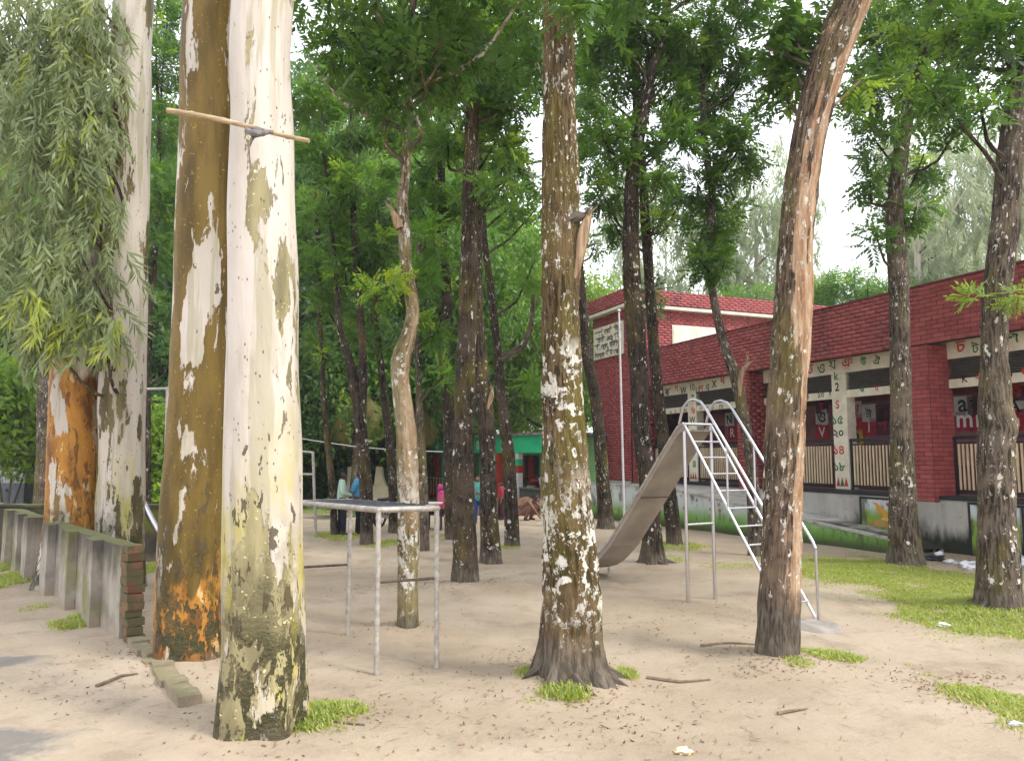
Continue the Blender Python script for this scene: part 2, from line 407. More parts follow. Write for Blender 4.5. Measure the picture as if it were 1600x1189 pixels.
def ground_mat():
    m = Mat('sandy_ground', 0.95, 0.1)
    v = m.obj()
    a = m.noise(v, 0.35, 5, 0.6); b = m.noise(v, 1.6, 5, 0.65); c = m.noise(v, 14, 4, 0.7); d = m.noise(v, 90, 2)
    col = m.mix(m.step(a, 0.35, 0.65), (0.305, 0.246, 0.174), (0.395, 0.327, 0.243))
    col = m.mix(m.ma('MULTIPLY', m.step(b, 0.50, 0.68), 0.6), col, (0.25, 0.200, 0.148))
    col = m.mix(m.ma('MULTIPLY', m.step(c, 0.55, 0.72), 0.3), col, (0.18, 0.135, 0.092))
    # a scum of algae and moss in places
    g = m.noise(m.vm('ADD', v, (31, 7, 0)), 0.45, 5, 0.6)
    col = m.mix(m.ma('MULTIPLY', m.step(g, 0.60, 0.72), 0.35), col, (0.20, 0.21, 0.10))
    # small crumbs of dead leaf
    f = m.voro(m.vm('MULTIPLY', v, (1.0, 2.1, 1)), 20)
    fm = m.ma('MULTIPLY', m.ma('SUBTRACT', 1.0, m.step(f, 0.12, 0.17)), m.step(b, 0.5, 0.62))
    col = m.mix(m.ma('MULTIPLY', fm, 0.75), col, (0.13, 0.08, 0.045))
    col = m.mix(m.ma('MULTIPLY', m.step(d, 0.6, 0.75), 0.25), col, (0.46, 0.40, 0.32))
    y = m.sep(v)[1]
    far = m.step(y, 25.5, 29)
    far = m.ma('MULTIPLY', far, m.step(m.noise(v, 0.5, 4), 0.30, 0.5))
    col = m.mix(far, col, (0.14, 0.20, 0.04))
    m.color(col)
    m.bump(m.ma('ADD', m.ma('MULTIPLY', c, 0.7), m.ma('ADD', m.ma('MULTIPLY', d, 0.25), b)), 0.55, 0.035)
    return m.m
GROUND = ground_mat()
# ------------------------------------------------------------------ ground
MOUNDS = []                                    # (x, y, height, radius): soil raised round tree feet
def gz(x, y):
    z = 0.028 * mnoise.noise(Vector((x*0.45, y*0.45, 3.1))) + 0.02 * mnoise.noise(Vector((x*1.9, y*1.9, 7.7)))
    if y < 14: z += 0.010 * mnoise.noise(Vector((x*7, y*7, 1.7)))
    for mx, my, h, r in MOUNDS:
        d2 = ((x-mx)**2 + (y-my)**2) / (r*r)
        if d2 < 9: z += h * math.exp(-d2)
    return z
MOUNDS += [(0.53, 7.23, 0.11, 0.62), (2.67, 7.93, 0.09, 0.5), (-1.95, 5.95, 0.09, 0.62), (-3.28, 7.98, 0.07, 0.6), (6.43, 10.32, 0.09, 0.7), (7.3, 14.4, 0.08, 0.7), (-1.3, 9.2, 0.07, 0.4), (-.73, 12.3, 0.09, 0.5),
           (0.6, 10.2, -0.05, 1.3), (-1.4, 7.6, -0.03, .9), (1.6, 6.2, -0.04, 1.0), (4.4, 8.2, -0.04, 1.2), (-.4, 5.4, -0.03, .8), (3.4, 6.6, 0.03, .7), (1.4, 8.9, 0.035, .6)]
def axis_steps(lo, hi, near_lo, near_hi, ds, n_out):
    near = list(np.arange(near_lo, near_hi, ds))
    out_hi = [near_hi + (hi-near_hi) * (i/n_out)**2.6 for i in range(n_out+1)]
    out_lo = [near_lo - (near_lo-lo) * (i/n_out)**2.6 for i in range(1, n_out+1)]
    return sorted(out_lo) + near + out_hi
def make_ground():
    xs = axis_steps(-400, 400, -7, 9, 0.085, 60); ys = axis_steps(-60, 600, 4.2, 15, 0.085, 60)
    nx, ny = len(xs), len(ys)
    V = np.array([(x, y, gz(x, y) if abs(x) < 60 and y < 80 else 0.0) for y in ys for x in xs])
    i = np.arange(ny-1)[:, None]*nx + np.arange(nx-1)[None, :]
    Q = np.stack([i, i+1, i+1+nx, i+nx], -1).reshape(-1, 4)
    o = link('ground', np_mesh('ground', V, Q, GROUND, True))
    tag(o, kind='structure')
make_ground()

# worn grey paving showing through the sand at the near left corner
m = Mat('worn_paving', 0.9, 0.15)
v = m.obj(); a = m.noise(v, 3, 5, 0.65)
eg = m.attr('edge', 'Fac')
m.color(m.mix(m.step(m.ma('ADD', m.noise(v, 2.6, 5, 0.7), m.ma('MULTIPLY', eg, 0.55)), 0.72, 0.98), m.mix(a, (0.13, 0.122, 0.108), (0.22, 0.205, 0.18)), (0.33, 0.275, 0.205)))
m.bump(m.noise(v, 40, 3), 0.4, 0.01)
def blob_sheet(name, cx, cy, rx, ry, mat, z=0.03, seed=0, n=72, rot=0.0):
    vs = [(cx, cy, gz(cx, cy)+z)]; rings = 7
    for k in range(1, rings+1):
        for i in range(n):
            th = 2*math.pi*i/n
            w = 1 + 0.45*mnoise.noise(Vector((math.cos(th)*1.6+seed*9, math.sin(th)*1.6, seed))) + 0.12*mnoise.noise(Vector((math.cos(th)*7+seed, math.sin(th)*7, seed)))
            ex, ey = rx*w*math.cos(th)*k/rings, ry*w*math.sin(th)*k/rings
            x = cx + ex*math.cos(rot) - ey*math.sin(rot); y = cy + ex*math.sin(rot) + ey*math.cos(rot)
            zz = z * (1 if k < rings-1 else (0.5 if k == rings-1 else -1.2))
            vs.append((x, y, gz(x, y)+zz))
    fs = [(0, 1+i, 1+(i+1) % n) for i in range(n)]
    for k in range(rings-1):
        for i in range(n): fs.append((1+k*n+i, 1+(k+1)*n+i, 1+(k+1)*n+(i+1) % n, 1+k*n+(i+1) % n))
    me = mesh(name, vs, fs, mat, True)
    at = me.attributes.new('edge', 'FLOAT', 'POINT'); at.data.foreach_set('value', [0.0]+[k/rings for k in range(1, rings+1) for _ in range(n)])
    return link(name, me)
p = G(-20, 1170); tag(blob_sheet('path', p.x, p.y, 0.75, 0.55, m.m, 0.016, 1), kind='structure')
p = G(-20, 1040); tag(blob_sheet('path', p.x, p.y, 0.75, 0.45, m.m, 0.016, 2), kind='structure')
# ------------------------------------------------------------------ trees
def catmull(pts, ds):
    """pts: (x,y,z,r) -> dense samples (n,4)"""
    A = [np.array(p, float) for p in pts]
    A = [2*A[0]-A[1]] + A + [2*A[-1]-A[-2]]
    out = []
    for i in range(1, len(A)-2):
        p0, p1, p2, p3 = A[i-1:i+3]
        n = max(2, int(np.linalg.norm(p2[:3]-p1[:3])/ds))
        for k in range(n):
            t = k/n
            out.append(0.5*((2*p1)+(-p0+p2)*t+(2*p0-5*p1+4*p2-p3)*t*t+(-p0+3*p1-3*p2+p3)*t**3))
    out.append(A[-2]); return np.array(out)

def stem(root, name, pts, mat, nseg=20, ds=0.25, rough=0.0, flare=None, seed=0, freq=(9, 2.0), lump=0.05, s0=0.0):
    S = catmull(pts, ds); S[:, 3] = np.maximum(S[:, 3], 0.004)
    off = np.array(root.location)
    n = len(S); T = np.gradient(S[:, :3], axis=0); T /= np.linalg.norm(T, axis=1)[:, None]
    arc = np.concatenate([[0], np.cumsum(np.linalg.norm(np.diff(S[:, :3], axis=0), axis=1))]) + s0
    a = np.cross(T[0], (0, 1, 0.01)); a /= np.linalg.norm(a)
    R0 = float(np.median(S[:, 3]))
    V = np.empty((n*nseg, 3)); B = np.empty((n*nseg, 3))
    th = np.linspace(0, 2*math.pi, nseg, endpoint=False)
    for i in range(n):
        a = a - T[i]*a.dot(T[i]); a /= np.linalg.norm(a); b = np.cross(T[i], a)
        r = np.full(nseg, S[i, 3])
        s = arc[i]
        if flare:
            mult, hgt, lobes, ph = flare
            e = math.exp(-max(0, s)/hgt)
            lob = 0.55 + 0.45*np.cos(lobes*th+ph) + 0.25*np.cos((lobes-1)*th+ph*2.3)
            r = r * (1 + mult*e*np.maximum(0.12, lob))
        if rough or lump:
            for k in range(nseg):
                c, sn = math.cos(th[k])*R0, math.sin(th[k])*R0
                d = lump*mnoise.noise(Vector((c*4+seed*3.3, sn*4, s*1.1)))
                q = Vector((c*freq[0]*2.6+seed*7, sn*freq[0]*2.6, s*freq[1]))
                if rough:
                    f = mnoise.noise(q) + 0.5*mnoise.noise(q*2.1)
                    d += rough*(abs(f)*2-0.6)
                r[k] *= 1+d
        V[i*nseg:(i+1)*nseg] = S[i, :3] + np.outer(r*np.cos(th), a) + np.outer(r*np.sin(th), b) - off
        B[i*nseg:(i+1)*nseg] = np.stack([np.cos(th)*R0, np.sin(th)*R0, np.full(nseg, s)], 1)
    i = np.arange(n-1)[:, None]*nseg; k = np.arange(nseg)[None, :]
    Q = np.stack([i+k, i+(k+1) % nseg, i+nseg+(k+1) % nseg, i+nseg+k], -1).reshape(-1, 4)[:, ::-1]
    me = np_mesh(name, V, Q, mat, True)
    at = me.attributes.new('bark', 'FLOAT_VECTOR', 'POINT'); at.data.foreach_set('vector', B.astype(np.float32).ravel())
    o = link(name, me, root)
    return o, S

def pxpath(Y, rows, lean=0.0, y0=None):
    """rows (px, py, width px) measured on the photograph, for a stem standing at distance Y"""
    out = []
    for px, py, w in rows:
        p = P(px, py, Y)
        yy = Y + lean*max(0, p.z)
        p = P(px, py, yy)
        out.append((p.x, p.y, p.z, w*0.5*mpp(p)))
    return out

# ---- leaf templates: lists of quads
RNG = np.random.default_rng(5)
def rot_align(D, roll):
    """matrices whose x axis is D (n,3)"""
    D = D/np.linalg.norm(D, axis=1)[:, None]
    up = np.tile(np.array([0, 0, 1.0]), (len(D), 1)); up[np.abs(D[:, 2]) > 0.97] = (0, 1, 0)
    y = np.cross(up, D); y /= np.linalg.norm(y, axis=1)[:, None]; z = np.cross(D, y)
    c, s = np.cos(roll)[:, None], np.sin(roll)[:, None]
    y2 = y*c+z*s; z2 = z*c-y*s
    return np.stack([D, y2, z2], -1)
def leaflet(L, W, fold=0.12, droop=0.12):
    return np.array([(0, 0, 0), (0.42*L, -W/2, fold*W), (L, 0, -droop*L), (0.42*L, W/2, fold*W)])
def compound_leaf(rng, pairs=5, L=0.34, ll=0.135, lw=0.05):
    out = []
    for k in range(pairs):
        x = L*(0.22+0.78*k/pairs)
        for sgn in (-1, 1):
            ang = sgn*rng.uniform(0.85, 1.15); q = leaflet(ll*rng.uniform(0.8, 1.1)*(0.8+0.2*math.sin(math.pi*(k+1)/(pairs+1))), lw)
            c, s = math.cos(ang), math.sin(ang)
            R = np.array([[c, -s, 0], [s, c, 0], [0, 0, 1]]); q = q@R.T
            q[:, 2] -= 0.28*np.abs(q[:, 1])
            q += (x, 0, -0.45*x*x/L*0.5); out.append(q)
    q = leaflet(ll, lw); q += (L, 0, -0.22*L); out.append(q)
    return np.concatenate(out)
def rosette(rng, leaves=7, **k):
    """spray of compound leaves round the tip of a twig that points along +x"""
    out = []
    for j in range(leaves):
        l = compound_leaf(rng, **k)
        az = 2.4*j + rng.uniform(-.3, .3); el = rng.uniform(0.5, 1.25)
        d = np.array([[math.cos(el), math.sin(el)*math.cos(az), math.sin(el)*math.sin(az)]])
        M = rot_align(d, np.array([rng.uniform(-.5, .5)]))[0]
        out.append(l@M.T + (-0.05*(j), 0, 0))
    return np.concatenate(out)
def euc_spray(rng, leaves=26, L=0.5):
    """a hanging twig of long narrow leaves, along +x"""
    out = []
    for j in range(leaves):
        q = leaflet(rng.uniform(0.14, 0.23), rng.uniform(0.024, 0.036), 0.0, 0.15)
        el = rng.uniform(0.15, 0.9); az = rng.uniform(0, 6.28)
        d = np.array([[math.cos(el), math.sin(el)*math.cos(az), math.sin(el)*math.sin(az)]])
        M = rot_align(d, np.array([rng.uniform(-1.5, 1.5)]))[0]
        out.append(q@M.T + (L*j/leaves, 0, 0) + rng.normal(0, 0.02, 3))
    return np.concatenate(out)
def small_spray(rng, leaves=46, spread=0.34, ll=0.12, lw=0.05):
    """plain broad leaves for trees too far away to show their kind"""
    out = []
    for j in range(leaves):
        q = leaflet(ll*rng.uniform(0.7, 1.2), lw*rng.uniform(0.8, 1.2))
        d = rng.normal(0, 1, (1, 3)); d[0, 2] -= 0.35
        M = rot_align(d, np.array([rng.uniform(0, 6.28)]))[0]
        out.append(q@M.T + rng.normal(0, spread*0.5, 3))
    return np.concatenate(out)
TEMPL = {'maho': [rosette(RNG) for _ in range(6)],
         'euc': [euc_spray(RNG) for _ in range(6)],
         'far': [small_spray(RNG) for _ in range(5)],
         'feather': [rosette(RNG, 6, pairs=9, L=0.42, ll=0.09, lw=0.03) for _ in range(4)]}

def foliage_arrays(clumps, kind, seed, scale=1.0, droop=0.25, hang=False, young=0.04, hollow=0.45):
    """clumps: (x,y,z,rx,rz,n). Returns verts, tint."""
    rng = np.random.default_rng(seed)
    T = TEMPL[kind]; Vs, Ts = [], []
    for (cx, cy, cz, rx, rz, n) in clumps:
        n = max(1, int(n))
        d = rng.normal(0, 1, (n, 3)); d /= np.linalg.norm(d, axis=1)[:, None]
        rr = (hollow + (1-hollow)*rng.random(n))**0.8
        rr *= 1 + 0.22*np.sin(d[:, 0]*5+seed)*np.cos(d[:, 2]*6+cx*3)        # uneven outline
        pos = d*rr[:, None]*np.array([rx, rx, rz]) + (cx, cy, cz)
        if hang: D = np.stack([rng.normal(0, .3, n), rng.normal(0, .3, n), -np.ones(n)], 1)
        else: D = d*np.array([1, 1, 0.6]) + rng.normal(0, .35, (n, 3)) + (0, 0, 0.35-droop)
        R = rot_align(D, rng.uniform(-0.8, 0.8, n)); sc = scale*rng.uniform(0.75, 1.2, n)
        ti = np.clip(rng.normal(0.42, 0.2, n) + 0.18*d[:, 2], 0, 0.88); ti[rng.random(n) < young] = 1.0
        w = rng.integers(0, len(T), n)
        for k in range(len(T)):
            s = np.nonzero(w == k)[0]
            if not len(s): continue
            v = np.einsum('nij,mj->nmi', R[s], T[k])*sc[s][:, None, None] + pos[s][:, None, :]
            Vs.append(v.reshape(-1, 3)); Ts.append(np.repeat(ti[s], T[k].shape[0]))
    return np.concatenate(Vs), np.concatenate(Ts)
def leaf_mesh(name, V, t, mat):
    Q = np.arange(len(V)).reshape(-1, 4)
    me = np_mesh(name, V, Q, mat)
    a = me.attributes.new('tint', 'FLOAT', 'POINT'); a.data.foreach_set('value', t.astype(np.float32))
    return me
LEAF_QUADS = [0]
def crown(root, clumps, kind='maho', mat=None, seed=0, name='crown', **k):
    V, t = foliage_arrays(clumps, kind, seed, **k)
    V = V - np.array(root.location)
    LEAF_QUADS[0] += len(V)//4
    return link(name, leaf_mesh(name, V, t, mat or LEAF), root)
def limb(root, S, tgt, mat, r=0.05, seed=0, name='branch'):
    """a limb from the nearest fitting place on stem S to a clump"""
    tgt = np.array(tgt, float)
    h = np.hypot(S[:, 0]-tgt[0], S[:, 1]-tgt[1]); want = tgt[2] - 0.75*h - 0.2
    i = int(np.argmin(np.abs(S[:, 2]-want))); s = S[i]
    rng = random.Random(seed)
    r0 = min(r, s[3]*0.7)
    a = s[:3]; m = (a+tgt)/2 + np.array([rng.uniform(-.2, .2), rng.uniform(-.2, .2), -0.12*np.linalg.norm(tgt-a)])
    e = tgt + (tgt-m)*0.25
    pts = [(*a, r0), (*(a*0.6+m*0.4+(0, 0, 0.02)), r0*0.85), (*m, r0*0.7), (*tgt, r0*0.42), (*e, 0.008)]
    return stem(root, name, pts, mat, 7, 0.3, seed=seed, lump=0.1)
def px_clumps(Y, rows, seed=0, flat=1.0, dy=0.6):
    rng = random.Random(seed); out = []
    for r in rows:
        px, py, rp, n = r[:4]; Yk = Y + (r[4] if len(r) > 4 else rng.uniform(-dy, dy))
        p = P(px, py, Yk); R = rp*mpp(p)
        out.append((p.x, p.y, p.z, R, R*flat, max(3, n*75*R*R)))
    return out
def tree(name, label, cat, Y, rows, mat, clumps=(), group=None, nseg=16, ds=0.16, rough=0.06, flare=(0.35, 0.3, 5, 0.3), seed=1,
         kind='maho', lmat=None, lean=0.0, top=None, limbs=True, lk=None, lump=0.06):
    b = G(rows[0][0], rows[0][1]); Y = b.y if Y is None else Y
    root = thing(name, (P(rows[0][0], rows[0][1], Y).x, Y, 0.0), label, cat, group)
    pts = pxpath(Y, rows, lean)
    p0 = pts[0]; pts[0] = (p0[0], p0[1], -0.10, p0[3])
    if top:                                     # how the stem goes on above the frame: (dx, dy, z, r)
        l = pts[-1]
        for dx, dy, z, r in top: pts.append((l[0]+dx, l[1]+dy, z, r))
    o, S = stem(root, 'trunk', pts, mat, nseg, ds, rough, flare, seed, lump=lump)
    cl = px_clumps(Y, clumps, seed)
    if top:
        l = pts[-1]
        cl.append((l[0], l[1], l[2]+0.2, 2.1, 1.5, 60))
        for k in range(4):
            a = k*1.6+seed; cl.append((l[0]+1.7*math.cos(a), l[1]+1.7*math.sin(a), l[2]-0.3+0.5*math.sin(k*2.2), 1.3, 0.9, 30))
    if cl:
        crown(root, cl, kind, lmat, seed, **(lk or {}))
        if limbs:
            for i, c in enumerate(cl): limb(root, S, c[:3], BARK_DARK if mat in (BARK_DARK, BARK_GREY) else mat, 0.03+0.02*min(1, c[3]), seed*17+i)
    return root, S
# ---- the tall eucalyptus group at the left
def euc(label, base, rows, mat, seed, flare, nseg=40, ds=0.07, group='eucalyptus trees by the low wall', clumps=(), rough=0.0, lump=0.05, Y=None):
    b = G(*base); Y = Y or b.y
    root = thing('eucalyptus_tree', (P(base[0], base[1], Y).x, Y, 0), label, 'tree', group)
    pts = pxpath(Y, rows)
    p0 = pts[0]; pts[0] = (p0[0], p0[1], -0.12, p0[3])
    l = pts[-1]
    pts += [(l[0]+0.1, l[1], l[2]+4, l[3]*0.9), (l[0]+0.2, l[1]+0.2, l[2]+9, l[3]*0.6), (l[0]+0.3, l[1]+0.1, l[2]+13, l[3]*0.25)]
    o, S = stem(root, 'trunk', pts, mat, nseg, ds, rough, flare, seed, lump=lump, freq=(5, 1.2))
    cl = [(a, b, c, d, e, n*1.7) for a, b, c, d, e, n in px_clumps(Y, clumps, seed)]
    for k in range(6):
        a = k*1.1+seed; cl.append((l[0]+2*math.cos(a), l[1]+2*math.sin(a), l[2]+7+k*1.1, 1.5, 1.4, 22))
    crown(root, cl, 'euc', LEAF_EUC, seed, hang=True, scale=1.25, young=0.05)
    for i, c in enumerate(cl): limb(root, S, c[:3], BARK_GREY, 0.035, seed*13+i)
    return root, S
E1, E1S = euc('thick white eucalyptus trunk with mossy foot and bamboo stick tied across it', (406, 1146),
    [(406, 1146, 128), (407, 1090, 127), (410, 1000, 125), (411, 900, 126), (411, 800, 122), (411, 600, 110), (411, 400, 102), (409, 200, 94), (411, 0, 89)],
    EUC_WHITE, 3, (0.24, 0.5, 5, 1.3), 72, 0.045, lump=0.09)
E2, E2S = euc('eucalyptus trunk with olive brown bark plates peeling off white wood', (296, 1030),
    [(296, 1030, 100), (297, 950, 100), (303, 800, 98), (312, 600, 88), (317, 400, 84), (322, 200, 78), (326, 0, 74)],
    EUC_BROWN, 11, (0.18, 0.3, 4, 2.0), 48, 0.06)
E3, E3S = euc('orange barked eucalyptus trunk growing in the gap of the low wall', (108, 914),
    [(106, 914, 84), (111, 860, 82), (114, 800, 78), (117, 700, 77), (119, 600, 74), (122, 520, 70), (126, 300, 64), (130, 0, 58)],
    EUC_ORANGE, 7, (0.55, 0.45, 3, 3.3), 40, 0.08)
E4, E4S = euc('cream eucalyptus trunk with dark bark strips behind the broken wall end', (187, 916),
    [(187, 916, 74), (187, 870, 72), (188, 800, 70), (192, 600, 67), (197, 400, 64), (203, 200, 60), (209, 0, 57)],
    EUC_CREAM, 9, (0.2, 0.3, 4, 1.0), 36, 0.08,
    clumps=[(20, 5, 65, .7, -.4), (95, 0, 60, .7, -.5), (150, 5, 45, .6, -.5), (175, 110, 35, .5, -.9), (50, 60, 70, .8, -.5), (130, 40, 60, .7, -.6), (30, 170, 60, .7, -.8), (110, 150, 70, .8, -.9), (150, 215, 50, .7, -1), (60, 270, 55, .7, -.8), (120, 290, 60, .8, -1),
            (50, 380, 60, .8, -1), (120, 390, 60, .8, -1.1), (30, 450, 45, .7, -1), (95, 470, 55, .9, -1.1), (150, 470, 40, .7, -1.2), (60, 500, 35, .6, -1.2), (170, 505, 25, .5, -1.2),
            (-30, 120, 70, .7, -.6), (-20, 330, 60, .6, -.6), (160, 320, 40, .6, -1.1), (85, 210, 60, .7, -.9), (90, 100, 60, .7, -.7)])
# youngest, brightest shoots at the foot of that hanging spray
crown(E4, px_clumps(E4.location.y-1.2, [(40, 470, 40, .35), (95, 490, 45, .4), (150, 490, 35, .4), (60, 425, 40, .3), (180, 500, 20, .4)], 4), 'euc', LEAF_EUC, 44, hang=True, scale=1.2, young=0.75, name='young_shoots')['kind'] = 'stuff'

# ---- the planted grove
GROVE = 'broadleaf trees of the playground grove'
T1, T1S = tree('broadleaf_tree', 'stout tree with white lichen patches and a torn branch stub beside the slide chute', 'tree', None,
    [(893, 1064, 100), (893, 1000, 96), (893, 930, 90), (890, 850, 82), (884, 760, 75), (880, 650, 66), (876, 520, 60), (876, 330, 59), (874, 180, 52), (872, 60, 47), (872, 0, 45)],
    BARK_OLIVE, [(838, 95, 30, .5), (850, 20, 35, .6), (905, 10, 25, .4)], GROVE, 96, 0.035, 0.08, (0.80, 0.24, 5, 0.9), 2,
    top=[(-.05, .1, 7.8, .15), (-.1, .2, 10, .08)], lump=0.05)
T2, T2S = tree('broadleaf_tree', 'leaning tree with large bare tan bark patch in front of the slide ladder', 'tree', None,
    [(1214, 1030, 66), (1216, 985, 64), (1219, 900, 60), (1222, 800, 59), (1226, 680, 59), (1234, 560, 57), (1241, 470, 56), (1243, 380, 52), (1252, 290, 52), (1267, 200, 50), (1293, 100, 55), (1333, 0, 52)],
    BARK_BROWN, [(1240, 40, 40, .9), (1210, 80, 35, .9), (1250, 110, 45, .8), (1225, 150, 35, .7), (1330, 140, 35, .5), (1280, 30, 35, .6)], GROVE, 84, 0.04, 0.065, (0.16, 0.18, 5, 0.2), 5,
    top=[(.5, .1, 8.2, .15), (.8, .3, 10.5, .07)], lump=0.05)
T3, T3S = tree('broadleaf_tree', 'knobbly tree with a swollen collar standing in the lawn before the school', 'tree', None,
    [(1560, 956, 66.0), (1560, 900, 59.1), (1558, 800, 52.6), (1557, 700, 51.6), (1560, 668, 53.3), (1556, 640, 48.2), (1553, 560, 37.8), (1556, 460, 37.8), (1570, 360, 39.6), (1577, 260, 37.8), (1592, 160, 36.1), (1612, 60, 32.7)],
    BARK_GREY, [(1560, 60, 70, .55), (1480, 60, 70, .5), (1530, 150, 55, .4), (1600, 110, 70, .4), (1450, 140, 50, .4)], GROVE, 64, 0.05, 0.075, (0.28, 0.25, 5, 1.6), 8,
    top=[(.3, .2, 9.2, .12), (.5, .3, 11, .06)])
crown(T3, px_clumps(T3.location.y-.5, [(1522, 466, 16, 1.2), (1592, 462, 18, 1.2)], 3), 'maho', LEAF, 31, young=0.9, scale=0.55, name='young_shoots')['kind'] = 'stuff'
T4, T4S = tree('broadleaf_tree', 'tree clothed in dark leaves down its forked stem before the brick pillar', 'tree', None,
    [(1415, 886, 52.0), (1413, 840, 45.9), (1410, 760, 38.4), (1408, 660, 32.2), (1407, 560, 29.6), (1405, 470, 28.7), (1402, 400, 29.6), (1398, 340, 26.1), (1405, 260, 22.6), (1418, 180, 20.9), (1440, 90, 17.4), (1450, 20, 15.7)],
    BARK_GREY, [(1375, 230, 40, .6), (1360, 290, 32, .6), (1400, 340, 40, .5), (1440, 250, 35, .5), (1370, 370, 28, .5), (1390, 150, 55, .6), (1450, 120, 65, .6), (1380, 60, 60, .6), (1500, 190, 40, .5), (1450, 30, 70, .5), (1430, 330, 30, .4), (1345, 170, 30, .5)],
    GROVE, 28, 0.09, 0.05, (0.4, 0.25, 5, 0.4), 14, top=[(.3, .3, 11.5, .10), (.4, .5, 13, .05)])
crown(T4, px_clumps(T4.location.y-1.3, [(1390, 75, 38, .5), (1410, 130, 35, .5), (1355, 110, 28, .5)], 3), 'maho', LEAF, 33, young=0.7, name='young_shoots')
T5, T5S = tree('broadleaf_tree', 'slim crooked tree with a snapped stub behind the slide ladder', 'tree', None,
    [(1180, 868, 22), (1178, 800, 20), (1173, 720, 18), (1160, 640, 18), (1148, 585, 17), (1133, 545, 15), (1122, 500, 13), (1111, 440, 12), (1110, 380, 11), (1112, 300, 11), (1103, 240, 10), (1098, 160, 9), (1100, 90, 8), (1110, 20, 6)],
    BARK_GREY, [(1110, 385, 38, .75), (1125, 340, 45, .7), (1150, 240, 50, .7), (1090, 290, 40, .6), (1170, 200, 40, .6), (1120, 130, 60, .7), (1165, 110, 40, .6), (1080, 60, 60, .7), (1150, 40, 45, .6), (1065, 190, 40, .6), (1130, 415, 26, .6), (1095, 410, 26, .6)],
    GROVE, 20, 0.12, 0.05, (0.2, 0.2, 4, 0.4), 19)
T6, T6S = tree('broadleaf_tree', 'dark curving tree with flared foot behind the slide chute', 'tree', None,
    [(1021, 880, 34), (1019, 830, 30), (1013, 760, 28), (1003, 680, 27), (999, 600, 29), (992, 500, 30), (986, 400, 27), (986, 320, 24), (990, 260, 20), (1003, 190, 18), (1018, 110, 17), (1037, 40, 15), (1050, -20, 13)],
    BARK_DARK, [(1010, 70, 50, .7), (960, 120, 50, .7), (1040, 130, 50, .7), (950, 50, 50, .7), (980, 230, 45, .6), (940, 200, 45, .6), (1050, 220, 45, .6), (1030, 270, 35, .6), (1000, 20, 50, .6)],
    GROVE, 24, 0.1, 0.05, (0.75, 0.28, 5, 0.4), 23, top=[(.6, .2, 12, .08), (.8, .3, 13, .05)])
T7, T7S = tree('broadleaf_tree', 'straight dark tree with leafy stem between slide chute and ramp', 'tree', None,
    [(1055, 851, 24), (1048, 790, 23), (1038, 700, 21), (1028, 620, 19), (1020, 520, 17), (1014, 430, 16), (1008, 340, 15), (1003, 260, 13), (995, 170, 12), (990, 80, 10), (988, 10, 8)],
    BARK_DARK, [(1018, 490, 18, .6), (1015, 450, 16, .6), (1060, 320, 40, .6), (1020, 340, 30, .5), (940, 300, 40, .6), (930, 250, 45, .6), (1080, 180, 50, .5), (920, 130, 50, .6), (960, 350, 30, .5), (925, 30, 60, .6), (1070, 120, 50, .6)],
    GROVE, 20, 0.12, 0.05, (0.2, 0.2, 5, 0.4), 27)
T8, T8S = tree('broadleaf_tree', 'dark bowed tree in front of the school sign wall', 'tree', None,
    [(948, 826, 26), (944, 780, 23), (938, 700, 20), (930, 620, 18), (918, 560, 17), (912, 500, 17), (905, 430, 16), (898, 350, 14), (893, 260, 12), (890, 150, 10)],
    BARK_DARK, [(905, 150, 45, .5), (890, 240, 40, .5), (870, 100, 50, .5), (930, 380, 22, .4)], GROVE, 20, 0.14, 0.05, (0.4, 0.25, 5, 0.4), 29)
T9, T9S = tree('broadleaf_tree', 'crooked pale barked tree with snapped stub behind the climbing frame', 'tree', None,
    [(637, 986, 34), (637, 940, 33), (638, 860, 33), (638, 780, 34), (636, 700, 33), (631, 640, 30), (625, 595, 28), (627, 560, 29), (638, 525, 24), (645, 490, 21), (641, 455, 20), (634, 410, 18), (632, 360, 20), (629, 320, 17), (634, 260, 14), (637, 200, 13), (640, 120, 12), (642, 30, 10)],
    BARK_PALE, [(640, 60, 70, .55), (590, 100, 50, .55), (690, 90, 55, .5), (560, 40, 50, .5), (640, 150, 40, .5), (600, 165, 30, .4), (710, 30, 55, .5), (690, 150, 35, .4)],
    GROVE, 44, 0.05, 0.06, (0.12, 0.15, 5, 0.4), 31, top=[(.1, .2, 8.3, .05)])
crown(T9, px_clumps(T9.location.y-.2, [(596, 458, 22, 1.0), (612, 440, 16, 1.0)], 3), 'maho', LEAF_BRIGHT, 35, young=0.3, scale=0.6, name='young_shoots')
T10, T10S = tree('broadleaf_tree', 'tall straight dark tree with scattered white lichen in mid grove', 'tree', None,
    [(728, 914, 40), (727, 870, 38), (725, 800, 36), (724, 700, 33), (727, 600, 31), (730, 500, 29), (733, 400, 27), (735, 300, 25), (737, 200, 22), (740, 100, 19), (742, 10, 16)],
    BARK_DARK, [(740, 60, 70, .7), (690, 120, 50, .6), (790, 150, 45, .6), (770, 230, 40, .5), (700, 230, 40, .5), (800, 60, 55, .6), (740, 180, 50, .6), (780, 300, 30, .4), (660, 60, 60, .6)],
    GROVE, 32, 0.08, 0.05, (0.3, 0.3, 5, 0.4), 37, top=[(.1, .2, 10.5, .1), (.1, .3, 12.5, .05)])
